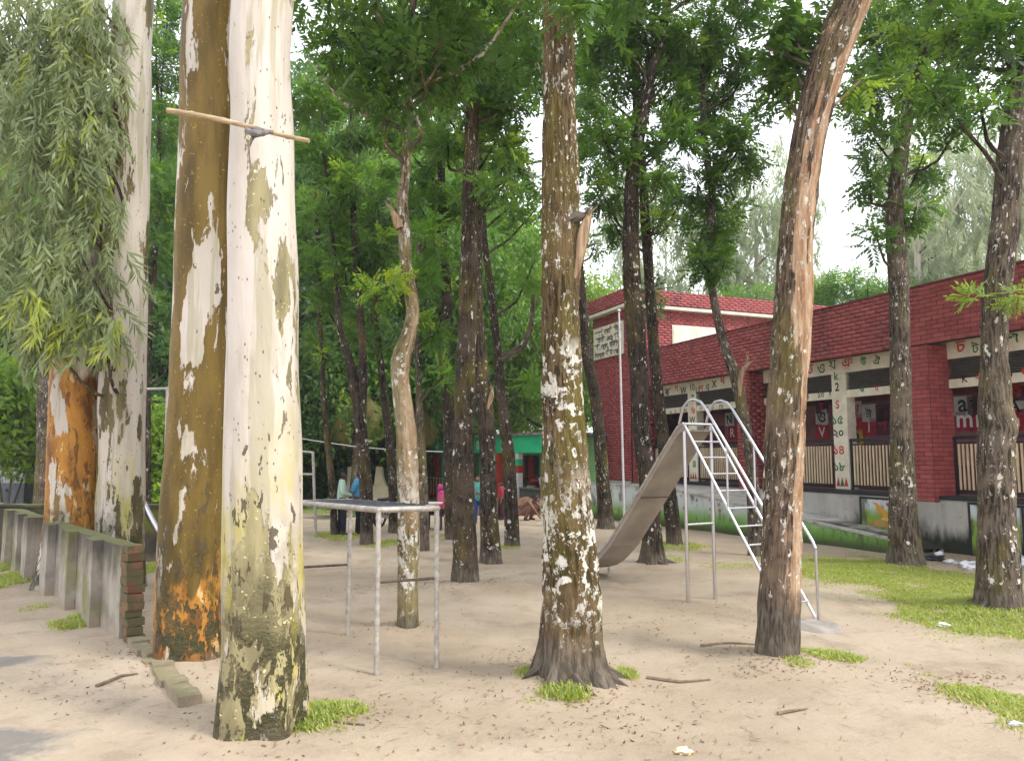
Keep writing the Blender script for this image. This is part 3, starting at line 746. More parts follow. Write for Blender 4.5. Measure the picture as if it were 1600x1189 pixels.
T11, T11S = tree('broadleaf_tree', 'dark tree with flared root and pale scar just right of the tallest grove trunk', 'tree', None,
    [(768, 879, 32), (766, 840, 29), (763, 770, 27), (762, 700, 26), (758, 640, 26), (752, 580, 24), (748, 520, 18), (746, 440, 15), (746, 340, 14), (750, 220, 12), (755, 100, 10)],
    BARK_DARK, [(760, 120, 50, .6), (800, 240, 40, .6), (720, 300, 35, .5), (790, 330, 32, .5), (830, 130, 40, .5)], GROVE, 24, 0.1, 0.05, (0.35, 0.3, 5, 0.4), 41)
T12, T12S = tree('broadleaf_tree', 'dark tree with a long side limb before the green building', 'tree', None,
    [(801, 853, 24), (799, 800, 22), (796, 740, 21), (792, 690, 20), (786, 640, 16), (781, 590, 15), (777, 540, 13), (770, 480, 12), (764, 430, 11), (757, 380, 11), (752, 300, 10), (748, 200, 8)],
    BARK_DARK, [(830, 420, 35, .35), (770, 200, 50, .5), (700, 180, 50, .5), (810, 280, 40, .45), (835, 330, 30, .4), (820, 600, 24, .35)], GROVE, 20, 0.12, 0.05, (0.2, 0.2, 5, 0.4), 43, lmat=LEAF_BRIGHT)
pts = [P(782, 562, T12.location.y), P(800, 552, T12.location.y), P(820, 535, T12.location.y), P(830, 505, T12.location.y), P(833, 460, T12.location.y)]
stem(T12, 'branch', [(p.x, p.y, p.z, r) for p, r in zip(pts, (.09, .08, .07, .06, .045))], BARK_GREY, 10, 0.15)
T13, T13S = tree('broadleaf_tree', 'dark wavering tree with lichen just left of the tallest grove trunk', 'tree', None,
    [(706, 843, 20), (704, 790, 19), (702, 700, 19), (700, 620, 18), (694, 560, 17), (692, 520, 17), (699, 480, 17), (697, 430, 14), (692, 370, 13), (690, 290, 12), (688, 180, 10)],
    BARK_DARK, [(690, 200, 50, .6), (650, 250, 50, .6), (720, 330, 35, .5), (660, 330, 45, .6), (640, 170, 50, .5), (670, 420, 35, .5), (700, 60, 50, .5)], GROVE, 20, 0.12, 0.05, (0.15, 0.2, 5, 0.4), 47)
T14, T14S = tree('broadleaf_tree', 'dark forked tree leaning beside the man in blue shirt', 'tree', None,
    [(573, 849, 20), (573, 800, 20), (571, 750, 20), (566, 690, 19), (561, 640, 19), (553, 600, 17), (545, 560, 13), (532, 520, 10), (527, 470, 8), (523, 410, 7), (515, 330, 6), (505, 240, 5)],
    BARK_DARK, [(520, 360, 45, .6), (500, 250, 50, .6), (560, 290, 50, .6), (540, 430, 40, .5), (510, 480, 35, .5), (560, 190, 50, .6), (500, 150, 50, .6), (570, 380, 45, .6)], GROVE, 20, 0.12, 0.05, (0.2, 0.25, 5, 0.4), 53)
yy = T14.location.y
stem(T14, 'branch', [(P(a, b, yy).x, yy, P(a, b, yy).z, c) for a, b, c in [(563, 660, .13), (567, 600, .11), (566, 540, .10), (560, 450, .09), (553, 360, .08), (551, 250, .06), (549, 140, .04)]], BARK_DARK, 12, 0.15, 0.04)
T15, T15S = tree('broadleaf_tree', 'thin lichen dotted tree beside the man in pale green shirt', 'tree', None,
    [(522, 836, 11), (521, 790, 11), (517, 740, 11), (512, 690, 10), (507, 640, 9), (504, 580, 8), (500, 500, 8), (497, 400, 7), (495, 300, 6)],
    BARK_DARK, [(495, 420, 40, .5), (490, 340, 45, .6), (485, 540, 28, .4), (510, 560, 25, .35)], GROVE, 14, 0.15, 0.04, (0.1, 0.2, 5, 0.4), 59)
T16, T16S = tree('broadleaf_tree', 'slender lichen grey tree standing close behind the crooked pale tree', 'tree', None,
    [(664, 861, 15), (663, 800, 14), (660, 720, 13), (657, 670, 12), (655, 620, 10), (652, 560, 8), (650, 480, 8), (655, 380, 7)],
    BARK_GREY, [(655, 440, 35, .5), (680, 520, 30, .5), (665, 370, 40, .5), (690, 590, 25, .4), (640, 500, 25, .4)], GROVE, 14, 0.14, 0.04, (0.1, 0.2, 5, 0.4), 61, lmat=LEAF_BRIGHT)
T17, T17S = tree('broadleaf_tree', 'dark leaning tree beside the parked black motorcycle', 'tree', None,
    [(616, 832, 18), (616, 790, 17), (614, 740, 16), (609, 690, 14), (603, 640, 13), (597, 590, 11), (590, 520, 10), (586, 430, 9), (584, 320, 7)],
    BARK_DARK, [(590, 330, 50, .6), (600, 420, 45, .6), (580, 480, 40, .5), (610, 530, 35, .5), (560, 510, 30, .4)], GROVE, 16, 0.14, 0.04, (0.2, 0.2, 5, 0.4), 67)
T18, T18S = tree('broadleaf_tree', 'grey lichened tree behind the back wall near the white house', 'tree', 24.0,
    [(62, 818, 22), (62, 790, 19), (64, 740, 17), (66, 690, 16), (66, 640, 17), (68, 600, 18), (70, 540, 17), (72, 440, 15), (70, 330, 12)],
    BARK_GREY, [(40, 430, 50, .7), (30, 530, 35, .6), (80, 350, 60, .7), (20, 330, 60, .7), (85, 500, 30, .5), (55, 560, 22, .5)], GROVE, 16, 0.14, 0.04, (0.2, 0.2, 5, 0.4), 71)
T19, T19S = tree('broadleaf_tree', 'very dark upright tree behind the back wall beside the steel bar frame', 'tree', 21.0,
    [(229, 826, 15), (229, 780, 13), (230, 700, 11), (230, 620, 11), (232, 540, 10), (240, 430, 10), (245, 320, 9), (250, 180, 7)],
    BARK_DARK, [(250, 300, 50, .8), (250, 200, 50, .8), (240, 400, 45, .8), (255, 100, 50, .8), (245, 20, 50, .8), (200, 470, 35, .6), (265, 480, 30, .6), (270, 550, 25, .5)], GROVE, 14, 0.15, 0.04, (0.2, 0.2, 5, 0.4), 73)
# roots running out into the sand
def roots(root, r0, n, ln, mat, seed):
    R = random.Random(seed); o = root.location
    for k in range(n):
        a = 2*math.pi*k/n+R.uniform(-.4, .4); L = ln*R.uniform(.6, 1.2); pts = []
        for t in (0, .25, .5, .75, 1.0):
            d = r0*.55+L*t; aa = a+.25*math.sin(t*3+k); x, y = o.x+d*math.cos(aa), o.y+d*math.sin(aa)
            pts.append((x, y, gz(x, y)+(.07*(1-t)**2-.045*t), max(.008, r0*.24*(1-t)**1.1)))
        stem(root, 'root', pts, mat, 10, .06, .05, None, seed+k, lump=.12)
roots(T1, .34, 7, .55, BARK_OLIVE, 3); roots(T3, .32, 6, .45, BARK_GREY, 7); roots(T4, .32, 6, .5, BARK_GREY, 9); roots(T6, .26, 6, .5, BARK_DARK, 13); 
# torn and snapped stubs
TORN = paint('torn_wood', (0.36, 0.255, 0.155), 0.5, 0.85, 0.1, scale=30, bump=0.6, zs=0.1)
def stub(root, pts, r, mat=None):
    Y = root.location.y; q = [P(a, b, Y+(c if len(t) > 2 else 0)) for t in pts for a, b, c in [(*t, 0)[:3]]]
    o, S = stem(root, 'branch_stub', [(p.x, p.y-0.12, p.z, k) for p, k in zip(q, r)], mat or TORN, 12, 0.04, 0.12, seed=5, lump=0.15)
    e = S[-1]; d = S[-1, :3]-S[-3, :3]; d = d/np.linalg.norm(d); R = random.Random(7); off = np.array(root.location)
    for k in range(5):
        b = S[-2, :3]+np.array([R.uniform(-1, 1), R.uniform(-1, 1), R.uniform(-1, 1)])*S[-2, 3]*.6-off; t = b+(d+np.array([R.uniform(-.4, .4), R.uniform(-.4, .4), R.uniform(-.3, .4)]))*R.uniform(.05, .12)
        MB().tube([b-d*.04, b, t], [.012, .011, .002], 5).build('splinter', mat or TORN, root)
    return o
stub(T1, [(896, 440), (904, 410), (909, 375), (915, 352), (921, 340)], (.015, .040, .055, .042, .012))
stub(T1, [(884, 352), (898, 346), (908, 343), (914, 339)], (.05, .055, .04, .008), BARK_OLIVE)
stub(T1, [(905, 392), (915, 390), (924, 388)], (.02, .018, .012), BARK_DARK)
stub(T5, [(1153, 620), (1154, 598), (1157, 582), (1164, 572), (1172, 566)], (.03, .05, .05, .035, .008))
stub(T5, [(1162, 574), (1165, 564), (1165, 557)], (.03, .02, .006))
stub(T9, [(627, 362), (622, 348), (617, 338), (613, 328)], (.05, .05, .032, .006))
stub(T11, [(762, 640), (768, 620), (770, 606)], (.03, .05, .01))
# ------------------------------------------------------------------ lettering (flat painted signs)
TXT = {}
def glyph(ch):
    if ch not in TXT:
        c = bpy.data.curves.new('glyph', 'FONT'); c.body = ch; c.size = 1.0; c.resolution_u = 3; c.offset = 0.03 if len(ch) > 3 else 0.018
        o = bpy.data.objects.new('glyph', c); COL.objects.link(o)
        me = bpy.data.meshes.new_from_object(o.evaluated_get(bpy.context.evaluated_depsgraph_get()))
        bpy.data.objects.remove(o); bpy.data.curves.remove(c)
        co = np.array([v.co[:] for v in me.vertices]); lo, hi = co.min(0), co.max(0)
        co -= (lo+hi)/2; me.vertices.foreach_set('co', co.astype(np.float32).ravel())
        TXT[ch] = (me, hi[0]-lo[0], hi[1]-lo[1])
    return TXT[ch]
LETTER_MATS = {}
def letter(parent, ch, x, y, z, h, color, w=None, sy=1.0, name='letter', rot=(math.pi/2, 0, 0)):
    me, gw, gh = glyph(ch)
    key = (ch, color)
    if key not in LETTER_MATS:
        m2 = me.copy(); m2.materials.clear(); m2.materials.append(color); LETTER_MATS[key] = m2
    s = h/max(gh, 0.2) if w is None else w/gw
    return link(name, LETTER_MATS[key], parent, (x, y, z), rot, (s, s*sy, s))
L_RED = paint('letter_red', (0.55, 0.035, 0.03), 0.2, 0.6, bump=0)
L_GREEN = paint('letter_green', (0.02, 0.16, 0.06), 0.2, 0.6, bump=0)
L_BLACK = paint('letter_black', (0.015, 0.015, 0.015), 0.2, 0.6, bump=0)
L_WHITE = paint('letter_white', (0.78, 0.76, 0.72), 0.1, 0.6, bump=0)

# ------------------------------------------------------------------ the red brick school
SO = Vector((9.08, 16.5, 0)); SD = Vector((-.369, .929, 0)); SN = Vector((-.929, -.369, 0))
SRZ = math.atan2(-.929, .369)
def SF(px, py, v=0.0):
    """photo pixel -> school coordinates on the facade plane v (x along it, z up)"""
    r = ray(px, py); o = SO + SN*v; c = Vector((0, 0, CAM_H))
    t = (o-c).dot(SN)/r.dot(SN); w = c + r*t
    return -(w-SO).dot(SD), w.z
BRICK_M = Mat('red_brick_tile', 0.55, 0.35)
v = BRICK_M.obj(); i = BRICK_M.rnd(); k = BRICK_M.island()
t = BRICK_M.ma('FRACT', BRICK_M.ma('ADD', BRICK_M.ma('MULTIPLY', i, 7.3), k))
c = BRICK_M.mix(t, (0.25, 0.050, 0.048), (0.36, 0.082, 0.075))
g = BRICK_M.n('ShaderNodeNewGeometry').outputs['Position']
c = BRICK_M.mix(BRICK_M.ma('MULTIPLY', BRICK_M.step(BRICK_M.noise(g, 0.9, 5, 0.65), 0.52, 0.75), 0.55), c, (0.19, 0.045, 0.045))
c = BRICK_M.mix(BRICK_M.ma('MULTIPLY', BRICK_M.step(BRICK_M.noise(g, 5, 4, 0.7), 0.60, 0.78), 0.3), c, (0.40, 0.14, 0.13))
c = BRICK_M.mix(BRICK_M.ma('MULTIPLY', BRICK_M.step(BRICK_M.noise(BRICK_M.vm('MULTIPLY', g, (1.2, 1.2, .35)), 1.0, 5, 0.7), 0.55, 0.72), 0.7), c, (0.055, 0.028, 0.03))
BRICK_M.color(c); BRICK_M.bump(BRICK_M.noise(g, 30, 3), 0.15, 0.01)
BRICK_M = BRICK_M.m
MORTAR = paint('brick_joint', (0.055, 0.014, 0.016), 0.3, 0.9)
CREAM = paint('cream_paint', (0.74, 0.68, 0.54), 0.14, 0.7, scale=3, dirt=0.35, dirtc=(0.30, 0.25, 0.17))
PLINTH = Mat('weathered_plinth', .9, .15)
pv = PLINTH.n('ShaderNodeNewGeometry').outputs['Position']; pz = PLINTH.sep(pv)[2]; pn = PLINTH.noise(PLINTH.vm('MULTIPLY', pv, (1.6, 1.6, .7)), 1.0, 5, .65); pn2 = PLINTH.noise(pv, 5, 5, .7)
pc = PLINTH.mix(PLINTH.step(pn, .3, .7), (0.50, 0.48, 0.43), (0.34, 0.32, 0.285))
pc = PLINTH.mix(PLINTH.ma('MULTIPLY', PLINTH.step(pn2, .55, .72), .5), pc, (0.12, 0.115, 0.09))
pc = PLINTH.mix(PLINTH.ma('SUBTRACT', 1.0, PLINTH.step(PLINTH.ma('ADD', pz, PLINTH.ma('MULTIPLY', pn, -1.1)), -.35, .12)), pc, (0.030, 0.034, 0.022))
PLINTH.color(pc); PLINTH.bump(pn2, .4, .01); PLINTH = PLINTH.m
BLACKM = paint('black_metal', (0.018, 0.018, 0.022), 0.2, 0.5, 0.4)
BALU = paint('cream_baluster', (0.70, 0.56, 0.36), 0.2, 0.6, scale=2)
INNER = paint('inner_wall', (0.20, 0.055, 0.05), 0.3, 0.8, scale=2)
DARKIN = paint('dark_interior', (0.06, 0.045, 0.04), 0.3, 0.9)  # dark colour stands in for shade behind windows, louvres and doorways
SLATM = paint('grey_louvre', (0.16, 0.145, 0.125), 0.25, 0.7)
SLABM = paint('roof_slab', (0.33, 0.31, 0.28), 0.25, 0.9, dirt=0.5)

school = thing('school_building', SO, 'single storey red brick school with painted alphabet bands and taller rear block', 'building', rz=SRZ)
def B(name, x0, x1, y0, y1, z0, z1, mat, parent=None, ch=0.0):
    return MB().box(x0, x1, y0, y1, z0, z1, ch).build(name, mat, parent or school)
# local axes: x runs along the front towards the viewer's right, y into the building, z up
BRICKS = []                                     # (parent, x, y, z, sx, sy, sz)
BL, BH, JO, PROUD = 0.30, 0.098, 0.011, 0.012
def brick_front(parent, x0, x1, z0, z1, y):
    rows = max(1, round((z1-z0)/BH)); h = (z1-z0)/rows
    for r in range(rows):
        x = x0 - (BL/2 if r % 2 else 0)
        while x < x1-0.02:
            a, b = max(x, x0), min(x+BL, x1)
            if b-a > 0.035: BRICKS.append((parent, (a+b)/2, y-PROUD/2+0.002, z0+(r+.5)*h, b-a-JO, PROUD, h-JO))
            x += BL
def brick_side(parent, y0, y1, z0, z1, x):
    rows = max(1, round((z1-z0)/BH)); h = (z1-z0)/rows
    for r in range(rows):
        y = y0 - (0 if r % 2 else BL/2)
        while y < y1-0.02:
            a, b = max(y, y0), min(y+BL, y1)
            if b-a > 0.035: BRICKS.append((parent, x+PROUD/2-0.002, (a+b)/2, z0+(r+.5)*h, PROUD, b-a-JO, h-JO))
            y += BL
XR = 6.2                                        # right end of what is built
# floor, plinth, roof, end and inner walls
B('plinth', -12.69, XR, 0.12, 6.0, -0.2, 1.10, PLINTH)
B('floor_edge', -12.5, XR, 0.10, 0.62, 1.104, 1.19, BLACKM)
B('roof_slab', -12.6, XR, 0.02, 6.0, 4.86, 5.0, SLABM)
B('soffit', -12.6, XR, 0.03, 2.9, 4.52, 4.60, CREAM)
B('inner_wall', -12.5, XR, 2.75, 2.95, 1.10, 4.6, INNER)
par = B('parapet', -12.6, XR, 0.0, 0.16, 4.47, 5.77, MORTAR)
brick_front(par, -12.6, XR, 4.485, 5.765, 0.0)
B('parapet_cap', -12.66, XR, -0.03, 0.2, 5.774, 5.81, paint('coping', (0.17, 0.05, 0.05), 0.3))
PX = [-12.56, -6.53, -0.5, 5.53]
for x in PX:
    b = B('pillar_base', x-0.03, x+0.53, -0.03, 0.69, -0.2, 1.05, PLINTH)
    p = B('pillar', x, x+0.5, 0.0, 0.69, 1.054, 4.466, MORTAR)
    brick_front(p, x, x+0.5, 1.06, 4.46, 0.0)
    brick_side(p, 0.0, 0.69, 1.06, 4.46, x+0.5)
BAYS = [(-12.06, -6.53, -9.6), (-6.03, -0.5, -3.14), (0.0, 5.53, 2.9)]
BALME = MB().box(-0.019, 0.019, -0.012, 0.012, 0, 1).me('baluster', BALU)
lintels = []
for bi, (x0, x1, xp) in enumerate(BAYS):
    L = B('lintel', x0, x1, 0.58, 0.72, 4.16, 4.63, CREAM); lintels.append(L)
    L2 = B('lower_lintel', x0, x1, 0.585, 0.71, 3.52, 3.71, CREAM); lintels.append(L2)
    C = B('post', xp-0.24, xp+0.24, 0.565, 0.86, 1.192, 4.158, CREAM, ch=0.01); lintels.append(C)
    for a, b in ((x0, xp-0.24), (xp+0.24, x1)):
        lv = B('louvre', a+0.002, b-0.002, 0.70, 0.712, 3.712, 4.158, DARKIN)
        n = 9
        for k in range(n):
            z = 3.735 + (4.13-3.735)*k/(n-1)
            MB().add([(a+.01, .60, z-.016), (b-.01, .60, z-.016), (b-.01, .69, z+.012), (a+.01, .69, z+.012), (a+.01, .604, z-.026), (b-.01, .604, z-.026), (b-.01, .694, z+.002), (a+.01, .694, z+.002)],
                     [(0,1,2,3), (4,7,6,5), (0,4,5,1), (2,6,7,3), (0,3,7,4), (1,5,6,2)]).build('slat', SLATM, lv)
        if bi == 2 and a > 3: continue
        R = MB().box(a+.004, b-.004, .60, .66, 2.40, 2.47).box(a+.004, b-.004, .61, .65, 2.30, 2.335).box(a+.004, b-.004, .61, .65, 1.26, 1.31).box(a+.004, a+.06, .61, .65, 1.194, 2.40).box(b-.06, b-.004, .61, .65, 1.194, 2.40).build('railing', BLACKM, school)
        n = int((b-a-0.16)/0.098)
        for k in range(n):
            link('baluster', BALME, R, (a+0.10+(k+0.5)*(b-a-0.2)/n, 0.60, 1.315), (0, 0, 0), (1, 1, 0.98))
# dark green window grilles and doors on the inner wall
for x in (-11.3, -9.0, -5.4, -4.0, -2.4, 0.7, 1.9):
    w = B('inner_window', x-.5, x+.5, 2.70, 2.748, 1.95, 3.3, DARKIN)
    for k in range(6): MB().box(x-.5+.14+k*.145, x-.5+.155+k*.145, 2.68, 2.695, 1.95, 3.3).build('grille_bar', BLACKM, w)
# painted letters
def row(parent, y, items, h):
    for ch, px, py, col in items:
        x, z = SF(px, py, -y); letter(parent, ch, x, y-0.006, z, h, col)
R_, G_, K_ = L_RED, L_GREEN, L_BLACK
row(lintels[3], .58, [('ড', 1251, 586, K_), ('ঢ', 1266, 577, R_), ('ও', 1283, 576, G_), ('য', 1301, 570, K_), ('ঞ', 1324, 566, R_), ('উ', 1349, 563, G_), ('ঐ', 1370, 562, K_), ('ম', 1420, 556, G_)], .24)
letter(lintels[3], '.', *[a for a in (SF(1300, 577.5, -.58)[0], .574, SF(1300, 577.5, -.58)[1])], .045, K_)
row(lintels[4], .585, [('3', 1262, 620, K_), ('১৩', 1283, 617, G_), ('Y', 1297, 614.5, K_), ('n', 1320, 613.5, R_), ('ঝ', 1347, 608.5, G_), ('হ', 1370, 607, R_), ('I', 1426, 599, R_)], .14)
row(lintels[5], .565, [('k', 1307, 587.5, G_), ('2', 1308, 604.5, K_), ('S', 1308.5, 632, R_), ('১৫', 1309, 656, G_), ('২০', 1310, 677, K_), ('১৪', 1311, 703, R_), ('১৮', 1312, 729, G_)], .22)
row(lintels[0], .58, [('ক', 1043, 613, K_), ('ণ', 1057, 607, R_), ('W', 1068, 610, K_), ('10', 1082, 605, G_), ('U', 1090, 610, K_), ('প', 1095.5, 607, R_), ('q', 1105.5, 606, G_), ('X', 1116, 600, K_), ('ষ', 1129, 594, R_), ('ঠ', 1022, 618, G_)], .24)
row(lintels[1], .585, [('q', 1018, 648, R_), ('o', 1048, 645, G_), ('২', 1055, 643, R_), ('T', 1063, 642, G_), ('N', 1071, 641.5, K_), ('C', 1095, 640, G_), ('y', 1105, 638, K_), ('S', 1114, 636, R_), ('m', 1127, 635.5, G_), ('P', 1139, 631, K_)], .14)
row(lintels[2], .565, [('Z', 1082, 622, K_), ('৬', 1083, 641, R_), ('W', 1082, 656, K_), ('R', 1084, 676, G_), ('৮', 1085, 700, R_), ('৪', 1085, 725, G_)], .22)
row(lintels[6], .58, [('চ', 1501, 541, R_), ('ট', 1524, 542, G_), ('জ', 1580, 527, G_), ('ছ', 1550, 534, K_)], .25)
row(lintels[7], .585, [('K', 1508, 592, K_), ('২', 1528, 589, R_), ('9', 1579, 586, K_), ('c', 1601, 580, R_)], .15)
for pst, xp in ((lintels[5], -3.14), (lintels[2], -9.6)):      # little painted flames at the foot of each post
    for k, col in ((-1, R_), (0, G_), (1, R_)):
        MB().prism([(xp+k*.13-.065, 1.27), (xp+k*.13+.065, 1.27), (xp+k*.13+.02, 1.42), (xp+k*.13, 1.50), (xp+k*.13-.02, 1.42)], .556, .562).build('painted_flame', col, pst)
SQ_R = paint('panel_red', (0.42, 0.02, 0.035), 0.2, bump=0); SQ_W = paint('panel_white', (0.62, 0.62, 0.60), 0.15, bump=0); SQ_Y = paint('panel_yellow', (0.55, 0.36, 0.03), 0.2, bump=0); SQ_P = paint('panel_purple', (0.11, 0.02, 0.05), 0.3, bump=0)
for px, py, ch, sq, col in [(1284, 634, 'ই', SQ_P, R_), (1284, 652, 'ও', SQ_W, K_), (1285, 675, 'V', SQ_R, L_WHITE), (1358, 645, 'ঈ', SQ_W, K_), (1358, 667, 'j', SQ_R, L_WHITE), (1336, 640, 'ঝ', SQ_W, R_), (1337, 660, 'J', SQ_R, L_WHITE), (1338, 684, 'n', SQ_Y, K_), (1380, 666, 'খ', SQ_P, R_), (1380, 645, 'গ', SQ_P, K_),
                            (1505, 634, 'a', SQ_W, K_), (1508, 658, 'm', SQ_R, L_WHITE), (1526, 634, 'ব', SQ_P, K_), (1528, 658, 'l', SQ_R, L_WHITE), (1585, 634, 'A', SQ_W, K_), (1588, 656, 'h', SQ_R, L_WHITE), (1590, 610, 'ক', SQ_P, R_), (1066, 662, 'ম', SQ_W, K_), (1140, 655, 'N', SQ_W, K_), (1145, 676, 'R', SQ_R, L_WHITE), (1125, 676, 't', SQ_P, R_)]:
    x, z = SF(px, py, -2.6); s = .24
    q = B('alphabet_panel', x-s, x+s, 2.585, 2.61, z-s, z+s, sq); letter(q, ch, x, 2.579, z, .30, col)
B('panel_rail', -12.5, XR, 2.612, 2.68, 1.8, 3.55, paint('class_dado', (0.27, 0.10, 0.10), 0.35, scale=1.2))
# murals on the plinth
def mural_mat(name, sky_c, grass_c, h, soft=0.25, flowers=None):
    m = Mat(name, 0.75, 0.2); v = m.obj(); z = m.sep(v)[2]
    n = m.noise(v, 5, 4)
    col = m.mix(m.step(m.ma('ADD', z, m.ma('MULTIPLY', n, -0.25)), h-soft*1.2, h), grass_c, sky_c)
    if flowers:
        d = m.voro(v, 4.5); cc = m.voro(v, 4.5, 'Color')
        col = m.mix(m.ma('MULTIPLY', m.ma('SUBTRACT', 1.0, m.step(d, .22, .30)), m.step(m.sep(cc)[0], .70, .75)), col, m.mix(m.sep(cc)[1], flowers[0], flowers[1]))
    st = m.noise(m.vm('MULTIPLY', v, (3, 3, 1)), 1.2, 5, 0.7)
    col = m.mix(m.ma('MULTIPLY', m.step(st, .48, .62), .8), col, (0.07, 0.07, 0.045))
    dk = m.ma('SUBTRACT', 1.0, m.step(m.ma('ADD', z, m.ma('MULTIPLY', st, 0.35)), 0.2, 0.5))
    col = m.mix(m.ma('MULTIPLY', dk, 0.85), col, (0.045, 0.045, 0.025))
    m.color(col); return m.m
MUR_A = mural_mat('mural_sky_grass', (0.60, 0.64, 0.64), (0.22, 0.34, 0.05), 0.80)
def mural(px0, px1, zt, zb, frame=True):
    x0 = SF(px0, 800, -.1)[0]; x1 = SF(px1, 800, -.1)[0]
    q = B('mural_panel', x0, x1, 0.104, 0.118, zb, zt, MUR_A)
    fr = MB()
    fr.box(x0-.05, x1+.05, .094, .117, zt+.002, zt+.05).box(x0-.05, x0-.003, .094, .117, zb, zt)
    fr.build('mural_frame', BLACKM, q); return q, x0, x1
q, x0, x1 = mural(1346, 1424, 1.02, 0.30)
def flat(parent, name, pts, col, dy=0.0):
    return MB().prism([(x0+(a)*1.0, b) for a, b in pts], .096-dy, .102-dy).build(name, col, parent)
ORG = paint('bird_orange', (0.60, 0.30, 0.04), .2, bump=0); YEL = paint('bird_yellow', (0.66, 0.46, 0.08), .2, bump=0); RUST = paint('bird_rust', (0.36, 0.10, 0.03), .2, bump=0); HIL = paint('painted_hill', (0.42, 0.24, 0.08), .25, bump=0)
flat(q, 'painted_hill', [(0.1, .40), (.9, .40), (1.25, .52), (1.15, .60), (.8, .62), (.45, .54)], HIL)
flat(q, 'painted_bird_body', [(.55, .58), (.75, .54), (1.1, .56), (1.25, .70), (1.12, .84), (.98, .80), (.85, .68), (.68, .64)], YEL, .004)
flat(q, 'painted_bird_wing', [(.34, .96), (.48, .94), (.62, .84), (.74, .76), (.80, .64), (.70, .60), (.56, .68), (.44, .80), (.46, .86)], ORG, .008)
flat(q, 'painted_bird_head', [(.72, .92), (.80, .86), (.92, .82), (1.05, .84), (1.08, .94), (.98, .98), (.86, .92), (.78, .97)], RUST, .008)
mural(1432, 1436, 1.02, .30)
q, x0, x1 = mural(1516, 1592, 1.04, -0.05); mural(1600, 1680, 1.04, -0.05)
# tall rear block
TX0, TX1 = -15.6, -12.69
tb = B('block_wall', TX0, TX1, 0.03, 10.5, -0.2, 7.595, MORTAR)
brick_front(tb, TX0, TX1, 1.12, 7.59, 0.03)
brick_side(tb, 0.03, 10.3, 5.2, 7.59, TX1)
B('block_plinth', TX0-.03, TX1-.01, -0.02, .2, -0.2, 1.10, PLINTH)
tp = B('block_parapet', TX0-.3, TX1+.3, -.3, 10.8, 7.72, 8.28, MORTAR)
brick_front(tp, TX0-.3, TX1+.3, 7.73, 8.27, -.3); brick_side(tp, -.3, 10.8, 7.73, 8.27, TX1+.3)
B('block_cornice', TX0-.28, TX1+.28, -.28, 10.78, 7.598, 7.716, CREAM)
for y0, y1 in ((1.9, 4.0), (5.6, 7.7)):
    w = B('block_window', TX1+.012, TX1+.03, y0, y1, 5.5, 7.05, CREAM)
    for a, b in ((y0+.06, (y0+y1)/2-.03), ((y0+y1)/2+.03, y1-.06)): B('shutter', TX1+.0305, TX1+.05, a, b, 5.55, 6.98, CREAM, w)
# lay the bricks: the 300 nearest ones one by one, the rest joined wall by wall
UNIT = MB().box(-.5, .5, -.5, .5, -.5, .5).me('brick', BRICK_M)
Mw = Matrix.Translation(SO) @ Matrix.Rotation(SRZ, 4, 'Z')
def bdist(b):
    w = Mw @ Vector(b[1:4]); u = w.x/w.y*F_PX+800
    return w.length + (100 if u > 1612 else 0)
BRICKS.sort(key=bdist)
for b in BRICKS[:300]: link('brick', UNIT, b[0], b[1:4], (0, 0, 0), b[4:7])
rest = {}
for b in BRICKS[300:]: rest.setdefault(b[0].name, [b[0], []])[1].append(b)
CUBE = np.array([(x, y, z) for z in (-.5, .5) for y in (-.5, .5) for x in (-.5, .5)]); CQ = np.array([(0,2,3,1), (4,5,7,6), (0,1,5,4), (2,6,7,3), (0,4,6,2), (1,3,7,5)])
for par_, bs in rest.values():
    A = np.array([b[1:] for b in bs]); V = (CUBE[None]*A[:, None, 3:6] + A[:, None, 0:3]).reshape(-1, 3)
    Q = (np.arange(len(bs))[:, None, None]*8 + CQ[None]).reshape(-1, 4)
    tag(link('brick_cladding', np_mesh('brick_cladding', V, Q, BRICK_M), par_), kind='stuff')
# name board on the rear block
sb = thing('sign_board', Mw @ Vector((-14.25, -0.06, 6.53)), 'cream name board with black lettering high on the red brick wall', 'sign', rz=SRZ)
MB().box(-1.18, 1.18, 0, .07, -.64, .64, .01).build('board', paint('board_cream', (0.68, 0.62, 0.48), .12, scale=4), sb)
for txt, z, w in (('সরকারি পাথমিক বিদালয়', .42, 2.2), ('স্থাপিত : ১৯৩৮ খ্রি:', .12, 1.9), ('সদর, জেলা- দিনাজপুর', -.17, 2.15), ('উপজেলা শিক্ষা অফিস', -.47, 2.1)):
    ws = txt.split(); gs = [glyph(q)[1] for q in ws]; k = w/(sum(gs)+.35*(len(ws)-1)); x = -w/2
    for q, gw in zip(ws, gs): letter(sb, q, x+gw*k/2, -.004, z, .2, L_BLACK, w=gw*k, sy=1.45, name='word'); x += (gw+.35)*k

